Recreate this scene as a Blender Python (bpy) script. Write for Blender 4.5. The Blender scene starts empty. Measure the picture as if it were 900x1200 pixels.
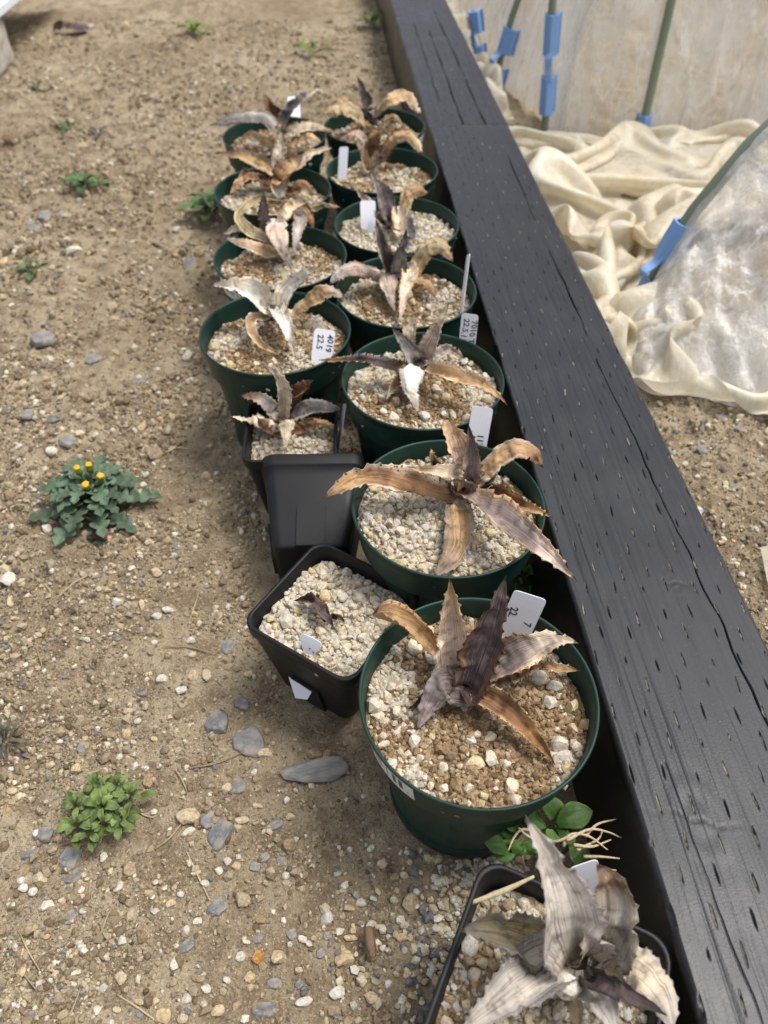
import bpy, bmesh, math, random
import numpy as np
from mathutils import Vector, Matrix

random.seed(7)
RNG = np.random.default_rng(7)
R = math.radians
scene = bpy.context.scene
COL = scene.collection

# ------------------------------------------------------------------ camera
FPX, CX, CY = 900.0, 450.0, 600.0          # focal length and centre in photo pixels
PITCH = R(46.25)                            # below the horizon
YAW = R(4.22)                               # right of the timber's direction (+Y)
CAMH = 0.55
hd = np.array([math.sin(YAW), math.cos(YAW), 0.0])
CR = np.array([math.cos(YAW), -math.sin(YAW), 0.0])
CF = math.cos(PITCH) * hd + np.array([0, 0, -math.sin(PITCH)])
CU = math.sin(PITCH) * hd + np.array([0, 0, math.cos(PITCH)])
CP = np.array([0.0, 0.0, CAMH])

cam_d = bpy.data.cameras.new("camera")
cam = bpy.data.objects.new("camera", cam_d)
COL.objects.link(cam)
cam.matrix_world = Matrix(((CR[0], CU[0], -CF[0], CP[0]), (CR[1], CU[1], -CF[1], CP[1]),
                           (CR[2], CU[2], -CF[2], CP[2]), (0, 0, 0, 1)))
cam_d.sensor_fit = 'VERTICAL'
cam_d.sensor_height = 36.0
cam_d.lens = 36.0 * FPX / 1200.0
cam_d.clip_start = 0.01
cam_d.clip_end = 400.0
cam_d.dof.use_dof = True
cam_d.dof.focus_distance = 0.52
cam_d.dof.aperture_fstop = 8.0
scene.camera = cam

# ------------------------------------------------------------------ light
SUN_EL, SUN_AZ = R(67), R(80)               # azimuth clockwise from +Y (high on the right)
world = bpy.data.worlds.new("World")
scene.world = world
world.use_nodes = True
wn = world.node_tree.nodes
wl = world.node_tree.links
wn.clear()
sky = wn.new('ShaderNodeTexSky')
sky.sky_type = 'NISHITA'
sky.sun_disc = False
sky.sun_elevation = SUN_EL
sky.sun_rotation = SUN_AZ
sky.air_density = 1.0
sky.dust_density = 4.0
sky.ozone_density = 1.0
hs = wn.new('ShaderNodeHueSaturation')
hs.inputs['Saturation'].default_value = 0.40
bg = wn.new('ShaderNodeBackground')
bg.inputs[1].default_value = 0.15
wo = wn.new('ShaderNodeOutputWorld')
wl.new(sky.outputs[0], hs.inputs['Color'])
wl.new(hs.outputs[0], bg.inputs[0])
wl.new(bg.outputs[0], wo.inputs[0])

sun_d = bpy.data.lights.new("sun", 'SUN')
sun_d.energy = 2.0
sun_d.angle = R(20)
sun_d.color = (1.0, 0.965, 0.91)
sun = bpy.data.objects.new("sun", sun_d)
COL.objects.link(sun)
sdir = Vector((math.sin(SUN_AZ) * math.cos(SUN_EL), math.cos(SUN_AZ) * math.cos(SUN_EL), math.sin(SUN_EL)))
sun.rotation_euler = sdir.to_track_quat('Z', 'Y').to_euler()
sun.location = (1, 1, 3)

scene.view_settings.view_transform = 'Standard'
scene.view_settings.look = 'None'
scene.view_settings.exposure = 0.46
scene.view_settings.gamma = 1.0
scene.view_settings.use_curve_mapping = False


# ------------------------------------------------------------------ helpers
def ray(x, y):
    return CF + CR * (x - CX) / FPX - CU * (y - CY) / FPX


def P(x, y, z):                              # photo pixel -> point at height z
    d = ray(x, y)
    return CP + d * ((z - CAMH) / d[2])


def PY(x, y, Y):                             # photo pixel -> point on the plane y = Y
    d = ray(x, y)
    return CP + d * (Y / d[1])


def unit(v):
    v = np.asarray(v, float)
    return v / (np.linalg.norm(v, axis=-1, keepdims=True) + 1e-12)


def _hash(ix, iy, iz, seed):
    h = (ix * 374761393 + iy * 668265263 + iz * 2147483647 + seed * 1274126177) & 0xFFFFFFFF
    h = ((h ^ (h >> 13)) * 1274126177) & 0xFFFFFFFF
    h = h ^ (h >> 16)
    return (h & 0xFFFFFF) / float(0xFFFFFF)


def vnoise(p, seed=0):
    p = np.asarray(p, float)
    i = np.floor(p).astype(np.int64)
    f = p - i
    f = f * f * (3 - 2 * f)
    r = 0
    for dx in (0, 1):
        wx = f[..., 0] if dx else 1 - f[..., 0]
        for dy in (0, 1):
            wy = f[..., 1] if dy else 1 - f[..., 1]
            for dz in (0, 1):
                wz = f[..., 2] if dz else 1 - f[..., 2]
                r = r + wx * wy * wz * _hash(i[..., 0] + dx, i[..., 1] + dy, i[..., 2] + dz, seed)
    return r * 2 - 1


_c, _s = math.cos(0.71), math.sin(0.71)
ROTN = np.array([[_c, -_s, 0], [_s, _c, 0], [0, 0, 1]]) @ np.array([[1, 0, 0], [0, _c, -_s], [0, _s, _c]])


def fbm(p, seed=0, oct=3, gain=0.5):
    p = np.asarray(p, float)
    a, s, r = 1.0, 1.0, 0
    for k in range(oct):
        if k: p = p @ ROTN
        r = r + a * vnoise(p * s + 17.3 * k, seed + k)
        a *= gain
        s *= 2.03
    return r


def sstep(a, b, x):
    t = np.clip((x - a) / (b - a), 0, 1)
    return t * t * (3 - 2 * t)


def props(o, label=None, cat=None, group=None, kind=None):
    if label: o["label"] = label
    if cat: o["category"] = cat
    if group: o["group"] = group
    if kind: o["kind"] = kind
    return o


def link(name, me, parent=None, mat=None):
    o = bpy.data.objects.new(name, me)
    COL.objects.link(o)
    if parent is not None:
        o.parent = parent
    if mat is not None and me is not None and len(me.materials) == 0:
        me.materials.append(mat)
    return o


def empty(name, loc=(0, 0, 0), rz=0.0):
    o = bpy.data.objects.new(name, None)
    COL.objects.link(o)
    o.location = tuple(float(v) for v in loc)
    o.rotation_euler = (0, 0, rz)
    o.empty_display_size = 0.02
    return o


def raw_mesh(name, V, F, cols=None, uv=None, smooth=True, mat=None):
    """V (n,3); F list of faces or (m,k) array; cols (n,3) per vertex; uv (n,2) per vertex"""
    me = bpy.data.meshes.new(name)
    V = np.ascontiguousarray(V, dtype=np.float32)
    if isinstance(F, np.ndarray):
        m, k = F.shape
        me.vertices.add(len(V))
        me.vertices.foreach_set("co", V.ravel())
        me.loops.add(m * k)
        me.loops.foreach_set("vertex_index", np.ascontiguousarray(F, dtype=np.int32).ravel())
        me.polygons.add(m)
        me.polygons.foreach_set("loop_start", np.arange(0, m * k, k, dtype=np.int32))
        me.polygons.foreach_set("loop_total", np.full(m, k, dtype=np.int32))
        me.update(calc_edges=True)
    else:
        me.from_pydata([tuple(map(float, v)) for v in V], [], [tuple(int(i) for i in f) for f in F])
    if cols is not None:
        a = me.color_attributes.new("col", 'FLOAT_COLOR', 'POINT')
        c4 = np.ones((len(V), 4), np.float32)
        c4[:, :3] = cols
        a.data.foreach_set("color", c4.ravel())
    if uv is not None:
        u = me.uv_layers.new(name="UVMap")
        li = np.empty(len(me.loops), np.int32)
        me.loops.foreach_get("vertex_index", li)
        u.data.foreach_set("uv", np.ascontiguousarray(np.asarray(uv, np.float32)[li]).ravel())
    me.polygons.foreach_set("use_smooth", np.full(len(me.polygons), smooth, dtype=bool))
    me.validate()
    me.update()
    if mat is not None:
        me.materials.append(mat)
    return me


def grid_faces(nu, nv, wrap_v=False, off=0):
    i = np.arange(nu - 1)[:, None]
    vv = nv if wrap_v else nv - 1
    j = np.arange(vv)[None, :]
    a = i * nv + j
    b = i * nv + (j + 1) % nv
    c = (i + 1) * nv + (j + 1) % nv
    d = (i + 1) * nv + j
    return np.stack([a + 0 * b, b, c, d], -1).reshape(-1, 4) + off


def spline(pts, n):
    """Catmull-Rom through pts, n samples, roughly even in length"""
    pts = np.asarray(pts, float)
    if len(pts) == 2:
        t = np.linspace(0, 1, n)[:, None]
        return pts[0] * (1 - t) + pts[1] * t
    p = np.vstack([2 * pts[0] - pts[1], pts, 2 * pts[-1] - pts[-2]])
    out = []
    for k in range(1, len(p) - 2):
        t = np.linspace(0, 1, 24, endpoint=False)[:, None]
        a, b, c, d = p[k - 1], p[k], p[k + 1], p[k + 2]
        out.append(0.5 * ((2 * b) + (-a + c) * t + (2 * a - 5 * b + 4 * c - d) * t ** 2 + (-a + 3 * b - 3 * c + d) * t ** 3))
    out.append(p[-2][None])
    q = np.vstack(out)
    s = np.concatenate([[0], np.cumsum(np.linalg.norm(np.diff(q, axis=0), axis=1))])
    u = np.linspace(0, s[-1], n)
    return np.stack([np.interp(u, s, q[:, k]) for k in range(3)], 1)


def tube(pts, rad, seg=10, n=None, closed_ends=True):
    """swept tube; rad scalar or per-point array"""
    q = spline(pts, n) if n else np.asarray(pts, float)
    m = len(q)
    rad = np.broadcast_to(np.asarray(rad, float), (m,)) if np.ndim(rad) == 0 else np.interp(np.linspace(0, 1, m), np.linspace(0, 1, len(rad)), rad)
    T = unit(np.gradient(q, axis=0))
    ref = np.array([0.13, 0.2, 0.97])
    if abs(T[0] @ ref) > 0.9: ref = np.array([1.0, 0.1, 0.05])
    S = unit(np.cross(T, ref))
    N = np.cross(S, T)
    a = np.linspace(0, 2 * np.pi, seg, endpoint=False)
    V = q[:, None, :] + rad[:, None, None] * (np.cos(a)[None, :, None] * S[:, None, :] + np.sin(a)[None, :, None] * N[:, None, :])
    V = V.reshape(-1, 3)
    F = [tuple(f) for f in grid_faces(m, seg, wrap_v=True)]
    if closed_ends:
        F.append(tuple(range(seg))[::-1])
        F.append(tuple((m - 1) * seg + k for k in range(seg)))
    return V, F


# ------------------------------------------------------------------ materials
def new_mat(name):
    m = bpy.data.materials.new(name)
    m.use_nodes = True
    nt = m.node_tree
    b = nt.nodes.get('Principled BSDF')
    return m, nt, b


def N_(nt, typ, **kw):
    n = nt.nodes.new(typ)
    for k, v in kw.items():
        if k in n.inputs:
            n.inputs[k].default_value = v
        else:
            setattr(n, k, v)
    return n


def mixc(nt, a, b, fac, blend='MIX'):
    m = nt.nodes.new('ShaderNodeMix')
    m.data_type = 'RGBA'
    m.blend_type = blend
    m.clamp_factor = True
    for sock, val in ((m.inputs[0], fac), (m.inputs[6], a), (m.inputs[7], b)):
        if hasattr(val, 'links'):
            nt.links.new(val, sock)
        elif isinstance(val, (tuple, list)):
            sock.default_value = (*val[:3], 1.0)
        else:
            sock.default_value = val
    return m.outputs[2]


def ramp(nt, src, stops):
    r = nt.nodes.new('ShaderNodeValToRGB')
    el = r.color_ramp.elements
    while len(el) > 1: el.remove(el[-1])
    el[0].position = stops[0][0]
    c = stops[0][1]
    el[0].color = (*c, 1) if len(c) == 3 else c
    for p, c in stops[1:]:
        e = el.new(p)
        e.color = (*c, 1)
    nt.links.new(src, r.inputs[0])
    return r.outputs[0]


def bump(nt, src, bsdf, strength=0.3, dist=0.001, prev=None):
    b = nt.nodes.new('ShaderNodeBump')
    b.inputs['Strength'].default_value = strength
    b.inputs['Distance'].default_value = dist
    nt.links.new(src, b.inputs['Height'])
    if prev is not None:
        nt.links.new(prev, b.inputs['Normal'])
    if bsdf is not None:
        nt.links.new(b.outputs[0], bsdf.inputs['Normal'])
    return b.outputs[0]


def noise(nt, vec, scale, detail=3.0, rough=0.55):
    n = N_(nt, 'ShaderNodeTexNoise')
    n.inputs['Scale'].default_value = scale
    n.inputs['Detail'].default_value = detail
    n.inputs['Roughness'].default_value = rough
    if vec is not None: nt.links.new(vec, n.inputs['Vector'])
    return n.outputs[0]


def attr_mat(name, rough=0.85, nscale=500.0, namp=0.35, bs=0.4, bd=0.0008, spec=0.3, obj_random=None):
    m, nt, b = new_mat(name)
    at = N_(nt, 'ShaderNodeAttribute')
    at.attribute_name = "col"
    tc = N_(nt, 'ShaderNodeTexCoord')
    nz = noise(nt, tc.outputs['Object'], nscale)
    dark = mixc(nt, at.outputs[0], (0.45, 0.42, 0.38), 1.0, 'MULTIPLY')
    f = ramp(nt, nz, [(0.32, (namp * 1.6,) * 3), (0.62, (0, 0, 0))])
    c = mixc(nt, at.outputs[0], dark, f)
    nt.links.new(c, b.inputs['Base Color'])
    b.inputs['Roughness'].default_value = rough
    b.inputs['Specular IOR Level'].default_value = spec
    bump(nt, nz, b, bs, bd)
    return m


M = {}
# soil ground
m, nt, b = new_mat("sandy_soil")
tc = N_(nt, 'ShaderNodeTexCoord')
big = noise(nt, tc.outputs['Object'], 3.5, 4.0, 0.6)
mid = noise(nt, tc.outputs['Object'], 38.0, 4.0, 0.65)
fine = noise(nt, tc.outputs['Object'], 420.0, 3.0, 0.7)
c1 = ramp(nt, big, [(0.30, (0.225, 0.172, 0.108)), (0.50, (0.335, 0.272, 0.180)), (0.72, (0.42, 0.352, 0.245))])
c2 = mixc(nt, c1, (0.155, 0.108, 0.066), ramp(nt, mid, [(0.40, (0.7,) * 3), (0.56, (0, 0, 0))]))
c3 = mixc(nt, c2, (0.50, 0.41, 0.28), ramp(nt, fine, [(0.54, (0, 0, 0)), (0.70, (0.7,) * 3)]))
c4 = mixc(nt, c3, (0.10, 0.07, 0.04), ramp(nt, fine, [(0.30, (0.75,) * 3), (0.44, (0, 0, 0))]))
nt.links.new(c4, b.inputs['Base Color'])
b.inputs['Roughness'].default_value = 0.95
b.inputs['Specular IOR Level'].default_value = 0.15
n1 = bump(nt, mid, None, 0.6, 0.007)
bump(nt, fine, b, 0.95, 0.0030, n1)
M['soil'] = m

M['grain'] = attr_mat("soil_grains", 0.95, 900.0, 0.35, 0.5, 0.0006, 0.15)
M['timber'] = None

# stones and pumice: one material per colour family, each piece its own tint
def stone_mat(name, c_a, c_b, rough=0.85, speck=(0.3, 0.25, 0.2), nscale=350.0, bs=0.5, dusty=0.25):
    m, nt, b = new_mat(name)
    oi = N_(nt, 'ShaderNodeObjectInfo')
    tc = N_(nt, 'ShaderNodeTexCoord')
    base = mixc(nt, c_a, c_b, oi.outputs['Random'])
    nz = noise(nt, tc.outputs['Object'], nscale, 4.0, 0.65)
    lo = noise(nt, tc.outputs['Object'], nscale * 0.2, 3.0)
    d = mixc(nt, base, speck, 1.0, 'MULTIPLY')
    c = mixc(nt, base, d, ramp(nt, nz, [(0.36, (0.9,) * 3), (0.56, (0, 0, 0))]))
    c = mixc(nt, c, d, ramp(nt, lo, [(0.5, (0, 0, 0)), (0.75, (0.6,) * 3)]))
    du = noise(nt, tc.outputs['Object'], nscale * 0.55, 5.0, 0.7)
    c = mixc(nt, c, (0.34, 0.275, 0.185), ramp(nt, du, [(0.48, (0, 0, 0)), (0.68, (dusty,) * 3)]))
    nt.links.new(c, b.inputs['Base Color'])
    b.inputs['Roughness'].default_value = rough
    b.inputs['Specular IOR Level'].default_value = 0.25
    bump(nt, nz, b, bs, 0.001)
    return m


M['pumice'] = stone_mat("pumice", (0.70, 0.61, 0.45), (0.62, 0.57, 0.49), 0.9, (0.62, 0.55, 0.46), 3.2)
M['cream'] = stone_mat("cream_stone", (0.58, 0.45, 0.26), (0.54, 0.46, 0.34), 0.85, (0.6, 0.5, 0.38), 2.6)
M['white'] = stone_mat("white_stone", (0.68, 0.64, 0.55), (0.58, 0.56, 0.50), 0.8, (0.62, 0.57, 0.50), 2.8)
M['grey'] = stone_mat("slate_stone", (0.150, 0.157, 0.160), (0.25, 0.248, 0.238), 0.7, (0.6, 0.6, 0.62), 2.2, 0.35, 0.75)
M['tan'] = stone_mat("tan_stone", (0.34, 0.25, 0.15), (0.40, 0.33, 0.22), 0.9, (0.55, 0.5, 0.44), 2.6)
M['orange'] = stone_mat("orange_stone", (0.45, 0.22, 0.06), (0.47, 0.25, 0.08), 0.85, (0.6, 0.5, 0.4), 2.6)
M['yellow'] = stone_mat("yellow_pumice", (0.62, 0.50, 0.27), (0.60, 0.53, 0.36), 0.92, (0.68, 0.58, 0.44), 3.0)


def plastic(name, col, rough=0.35, dust=(0.2, 0.17, 0.12), dustamt=0.25, spec=0.4):
    m, nt, b = new_mat(name)
    tc = N_(nt, 'ShaderNodeTexCoord')
    n1 = noise(nt, tc.outputs['Object'], 28.0, 5.0, 0.65)
    n2 = noise(nt, tc.outputs['Object'], 520.0, 2.0, 0.5)
    f1 = ramp(nt, n1, [(0.45, (0, 0, 0)), (0.85, (dustamt,) * 3)])
    f2 = ramp(nt, n2, [(0.70, (0, 0, 0)), (0.76, (dustamt * 1.5,) * 3)])
    c = mixc(nt, col, dust, f1)
    c = mixc(nt, c, dust, f2)
    nt.links.new(c, b.inputs['Base Color'])
    rr = ramp(nt, n1, [(0.3, (rough,) * 3), (0.8, (min(1, rough + 0.25),) * 3)])
    nt.links.new(rr, b.inputs['Roughness'])
    b.inputs['Specular IOR Level'].default_value = spec
    return m


M['green_pot'] = plastic("green_plastic", (0.0045, 0.031, 0.023), 0.38, (0.14, 0.13, 0.09), 0.20, 0.30)
M['black_pot'] = plastic("black_plastic", (0.0070, 0.0075, 0.0090), 0.42, (0.10, 0.085, 0.06), 0.09, 0.28)
M['blue_clip'] = plastic("blue_plastic", (0.20, 0.37, 0.70), 0.42, (0.3, 0.35, 0.45), 0.3)
M['tag'] = plastic("white_tag_plastic", (0.74, 0.75, 0.80), 0.45, (0.5, 0.46, 0.4), 0.22)
M['pole'] = plastic("green_pole", (0.19, 0.235, 0.165), 0.5, (0.3, 0.3, 0.24), 0.5)
M['white_panel'] = plastic("white_painted_metal", (0.72, 0.74, 0.78), 0.4, (0.4, 0.38, 0.33), 0.2)
m, nt, b = new_mat("ink")
b.inputs['Base Color'].default_value = (0.018, 0.018, 0.022, 1)
b.inputs['Roughness'].default_value = 0.6
M['ink'] = m

# barcode sticker
m, nt, b = new_mat("barcode_print")
uvn = N_(nt, 'ShaderNodeUVMap')
sx = N_(nt, 'ShaderNodeSeparateXYZ')
nt.links.new(uvn.outputs[0], sx.inputs[0])
mu = N_(nt, 'ShaderNodeMath', operation='MULTIPLY')
nt.links.new(sx.outputs[0], mu.inputs[0])
mu.inputs[1].default_value = 46.0
fl = N_(nt, 'ShaderNodeMath', operation='FLOOR')
nt.links.new(mu.outputs[0], fl.inputs[0])
wnz = N_(nt, 'ShaderNodeTexWhiteNoise', noise_dimensions='1D')
nt.links.new(fl.outputs[0], wnz.inputs['W'])
bar = N_(nt, 'ShaderNodeMath', operation='GREATER_THAN')
nt.links.new(wnz.outputs[0], bar.inputs[0])
bar.inputs[1].default_value = 0.5
def band(src, lo, hi):
    a = N_(nt, 'ShaderNodeMath', operation='GREATER_THAN'); nt.links.new(src, a.inputs[0]); a.inputs[1].default_value = lo
    c = N_(nt, 'ShaderNodeMath', operation='LESS_THAN'); nt.links.new(src, c.inputs[0]); c.inputs[1].default_value = hi
    d = N_(nt, 'ShaderNodeMath', operation='MULTIPLY'); nt.links.new(a.outputs[0], d.inputs[0]); nt.links.new(c.outputs[0], d.inputs[1])
    return d.outputs[0]
bu, bv = band(sx.outputs[0], 0.14, 0.86), band(sx.outputs[1], 0.25, 0.86)
k1 = N_(nt, 'ShaderNodeMath', operation='MULTIPLY'); nt.links.new(bu, k1.inputs[0]); nt.links.new(bv, k1.inputs[1])
k2 = N_(nt, 'ShaderNodeMath', operation='MULTIPLY'); nt.links.new(k1.outputs[0], k2.inputs[0]); nt.links.new(bar.outputs[0], k2.inputs[1])
nt.links.new(mixc(nt, (0.62, 0.63, 0.64), (0.05, 0.05, 0.05), k2.outputs[0]), b.inputs['Base Color'])
b.inputs['Roughness'].default_value = 0.5
M['barcode'] = m

# dry agave leaf: colour attribute, streaks that run along the leaf, papery relief
def leaf_mat(name, rough, streak=0.72, transl=0.0, vein=1.0):
    m, nt, b = new_mat(name)
    at = N_(nt, 'ShaderNodeAttribute'); at.attribute_name = "col"
    uvn = N_(nt, 'ShaderNodeUVMap')
    mp = N_(nt, 'ShaderNodeMapping')
    mp.inputs['Scale'].default_value = (34.0, 1.6, 1.0)
    nt.links.new(uvn.outputs[0], mp.inputs['Vector'])
    st = noise(nt, mp.outputs[0], 1.0, 4.0, 0.6)
    tc = N_(nt, 'ShaderNodeTexCoord')
    bl = noise(nt, tc.outputs['Object'], 130.0, 4.0, 0.6)
    d = mixc(nt, at.outputs[0], (0.26, 0.21, 0.19), 1.0, 'MULTIPLY')
    l = mixc(nt, at.outputs[0], (0.80, 0.68, 0.50), 0.4)
    c = mixc(nt, at.outputs[0], d, ramp(nt, st, [(0.36, (streak,) * 3), (0.50, (0, 0, 0))]))
    c = mixc(nt, c, l, ramp(nt, st, [(0.56, (0, 0, 0)), (0.75, (streak * 0.9,) * 3)]))
    c = mixc(nt, c, d, ramp(nt, bl, [(0.34, (streak * 0.8,) * 3), (0.46, (0, 0, 0))]))
    nt.links.new(c, b.inputs['Base Color'])
    b.inputs['Roughness'].default_value = rough
    b.inputs['Specular IOR Level'].default_value = 0.3
    n1 = bump(nt, st, None, 0.6 * vein, 0.0016)
    bump(nt, bl, b, 0.45, 0.0014, n1)
    return m


M['dry_leaf'] = leaf_mat("dry_agave_leaf", 0.62)
M['green_leaf'] = leaf_mat("green_leaf", 0.5, 0.22, vein=0.4)
M['straw'] = attr_mat("straw", 0.8, 600, 0.3)


# ------------------------------------------------------------------ ground
def ground_h(x, y):
    p = np.stack([np.asarray(x, float), np.asarray(y, float), np.zeros_like(np.asarray(x, float))], -1)
    far = sstep(3.0, 8.0, np.hypot(p[..., 0], p[..., 1]))
    h = 0.008 * fbm(p * 6.0, 11, 3) + 0.0042 * fbm(p * 42.0, 12, 3, 0.6) + 0.0030 * fbm(p * 140.0, 13, 2, 0.6)
    # the foot of the row of pots and of the timber stays level
    lvl = sstep(-0.24, -0.14, p[..., 0]) * (1 - sstep(0.30, 0.34, p[..., 0]))
    return h * (1 - far) * (1 - 0.55 * lvl) - 0.004 * lvl - 0.0035


def axis(segs):
    out = []
    for a, b_, st in segs:
        n = max(2, int(round((b_ - a) / st)))
        out.append(np.linspace(a, b_, n, endpoint=False))
    return np.concatenate(out + [[segs[-1][1]]])


gx = axis([(-80, -10, 14), (-10, -1.2, 0.8), (-1.2, -0.5, 0.010), (-0.5, 0.62, 0.0036), (0.62, 1.4, 0.012), (1.4, 10, 0.8), (10, 80, 14)])
gy = axis([(-60, -6, 11), (-6, -0.1, 0.6), (-0.1, 0.06, 0.01), (0.06, 0.95, 0.0034), (0.95, 1.6, 0.006), (1.6, 3.0, 0.011), (3.0, 12, 0.7), (12, 150, 20)])
GX, GY = np.meshgrid(gx, gy)
GZ = ground_h(GX, GY)
me = raw_mesh("ground", np.stack([GX, GY, GZ], -1).reshape(-1, 3), grid_faces(len(gy), len(gx)), mat=M['soil'])
props(link("ground", me), kind="structure", label="bare sandy brown soil strewn with gravel")


# ------------------------------------------------------------------ stone templates
def ico(sub):
    bm = bmesh.new()
    bmesh.ops.create_icosphere(bm, subdivisions=sub, radius=1.0)
    V = np.array([v.co[:] for v in bm.verts])
    bm.verts.index_update()
    F = np.array([[v.index for v in f.verts] for f in bm.faces])
    bm.free()
    return V, F


ICO1, ICO2, ICO3 = ico(1), ico(2), ico(3)
OCT = (np.array([(1, 0, 0), (-1, 0, 0), (0, 1, 0), (0, -1, 0), (0, 0, 1), (0, 0, -1)], float), np.array([(0, 2, 4), (2, 1, 4), (1, 3, 4), (3, 0, 4), (2, 0, 5), (1, 2, 5), (3, 1, 5), (0, 3, 5)]))


def batch(name, pos, scl, cols, tmpl=ICO1, seed=1, smooth=True, mat=None, jit=0.22):
    rng = np.random.default_rng(seed)
    n = len(pos)
    tv, tf = tmpl
    q = rng.normal(size=(n, 4)); q /= np.linalg.norm(q, axis=1, keepdims=True)
    w, x, y, z = q.T
    Rm = np.stack([np.stack([1 - 2 * (y * y + z * z), 2 * (x * y - z * w), 2 * (x * z + y * w)], -1),
                   np.stack([2 * (x * y + z * w), 1 - 2 * (x * x + z * z), 2 * (y * z - x * w)], -1),
                   np.stack([2 * (x * z - y * w), 2 * (y * z + x * w), 1 - 2 * (x * x + y * y)], -1)], 1)
    tvv = tv[None] * (1 + rng.uniform(-jit, jit, (n, len(tv), 1)))
    loc = tvv * scl[:, None, :]
    V = np.einsum('nij,nkj->nki', Rm, loc) + pos[:, None, :]
    F = (tf[None] + (np.arange(n) * len(tv))[:, None, None]).reshape(-1, 3)
    C = np.repeat(cols, len(tv), axis=0)
    return raw_mesh(name, V.reshape(-1, 3), F, cols=C, smooth=smooth, mat=mat)


def round_stone(seed, flat=0.75, lump=0.22):
    v, f = ICO2
    r = 1 + lump * fbm(v * 1.3 + seed * 7.7, seed, 3)
    # a few flat facets
    rng = np.random.default_rng(seed)
    V = v * r[:, None]
    for k in range(11):
        nrm = unit(rng.normal(size=3))
        d = rng.uniform(0.58, 0.86)
        t = V @ nrm - d
        V = V - np.where(t > 0, t, 0)[:, None] * nrm * 0.97
    V = V * np.array([1.0, rng.uniform(0.70, 0.98), flat * rng.uniform(0.85, 1.1)])
    V = V * (1 + 0.05 * fbm(V * 4.5, seed + 1, 2))[:, None]
    V = V / np.abs(V[:, :2]).max()
    return V, f


def slab_stone(seed, flat=0.3, elong=0.8):
    rng = np.random.default_rng(seed)
    bm = bmesh.new()
    n = 9
    ang = (np.arange(n) + rng.uniform(-0.42, 0.42, n)) * 2 * np.pi / n
    for z, k in ((-1, 1.0), (1, 0.86)):
        for a in ang:
            rr = rng.uniform(0.70, 1.10) * k
            bm.verts.new((rr * math.cos(a), elong * rr * math.sin(a), flat * z * rng.uniform(0.6, 1.0)))
    r = bmesh.ops.convex_hull(bm, input=bm.verts)
    bmesh.ops.delete(bm, geom=[v for v in bm.verts if not v.link_faces], context='VERTS')
    mx = [max(abs(v.co[k]) for v in bm.verts) for k in (0, 1)]
    for v in bm.verts: v.co.x /= mx[0]; v.co.y /= mx[1]
    bmesh.ops.bevel(bm, geom=list(bm.edges), offset=0.05, segments=1, affect='EDGES')
    bmesh.ops.triangulate(bm, faces=bm.faces[:])
    bm.verts.index_update()
    V = np.array([v.co[:] for v in bm.verts])
    F = np.array([[v.index for v in f.verts] for f in bm.faces])
    bm.free()
    return V, F


def family(kind, maker, count, smooth):
    out = []
    for k in range(count):
        V, F = maker(100 + 13 * k + len(kind))
        out.append(raw_mesh(kind, V, F, smooth=smooth, mat=M[kind]))
    return out


ROCK = {k: family(k, round_stone, 12, False) for k in ('pumice', 'cream', 'white', 'tan', 'orange', 'yellow')}
ROCK['grey'] = family('grey', slab_stone, 9, False)
ROCK['grey_round'] = [raw_mesh('grey', *round_stone(300 + k), mat=M['grey']) for k in range(5)]


def place_rock(kind, pos, r, parent=None, name="pebble", rng=random, sx=1.0, sy=1.0, sz=1.0, rz=None, tilt=0.5):
    me = rng.choice(ROCK[kind])
    o = link(name, me, parent)
    o.location = tuple(map(float, pos))
    o.scale = (r * sx, r * sy, r * sz)
    o.rotation_euler = (rng.uniform(-tilt, tilt), rng.uniform(-tilt, tilt), rng.uniform(0, 6.28) if rz is None else rz)
    return o


# ------------------------------------------------------------------ timbers
TZ, TX0, TX1, TB = 0.105, 0.160, 0.286, -0.02


def timber_mat():
    m, nt, b = new_mat("black_stained_timber")
    at = N_(nt, 'ShaderNodeAttribute'); at.attribute_name = "col"
    tc = N_(nt, 'ShaderNodeTexCoord')
    mp = N_(nt, 'ShaderNodeMapping')
    mp.inputs['Scale'].default_value = (300.0, 9.0, 300.0)
    nt.links.new(tc.outputs['Object'], mp.inputs['Vector'])
    g = noise(nt, mp.outputs[0], 1.0, 4.0, 0.6)
    f = noise(nt, tc.outputs['Object'], 700.0, 2.0, 0.6)
    w = noise(nt, tc.outputs['Object'], 14.0, 4.0, 0.6)
    sp = noise(nt, tc.outputs['Object'], 900.0, 1.0, 0.5)
    c = mixc(nt, at.outputs[0], (0.004, 0.004, 0.005), ramp(nt, g, [(0.32, (0.6,) * 3), (0.42, (0, 0, 0))]))
    c = mixc(nt, c, (0.032, 0.034, 0.040), ramp(nt, w, [(0.45, (0, 0, 0)), (0.8, (0.5,) * 3)]))
    c = mixc(nt, c, (0.22, 0.21, 0.18), ramp(nt, sp, [(0.745, (0, 0, 0)), (0.80, (0.5,) * 3)]))
    nt.links.new(c, b.inputs['Base Color'])
    nt.links.new(ramp(nt, w, [(0.3, (0.36,) * 3), (0.75, (0.54,) * 3)]), b.inputs['Roughness'])
    b.inputs['Specular IOR Level'].default_value = 0.42
    n1 = bump(nt, g, None, 0.14, 0.0008)
    bump(nt, f, b, 0.22, 0.0006, n1)
    return m


M['timber'] = timber_mat()


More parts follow.
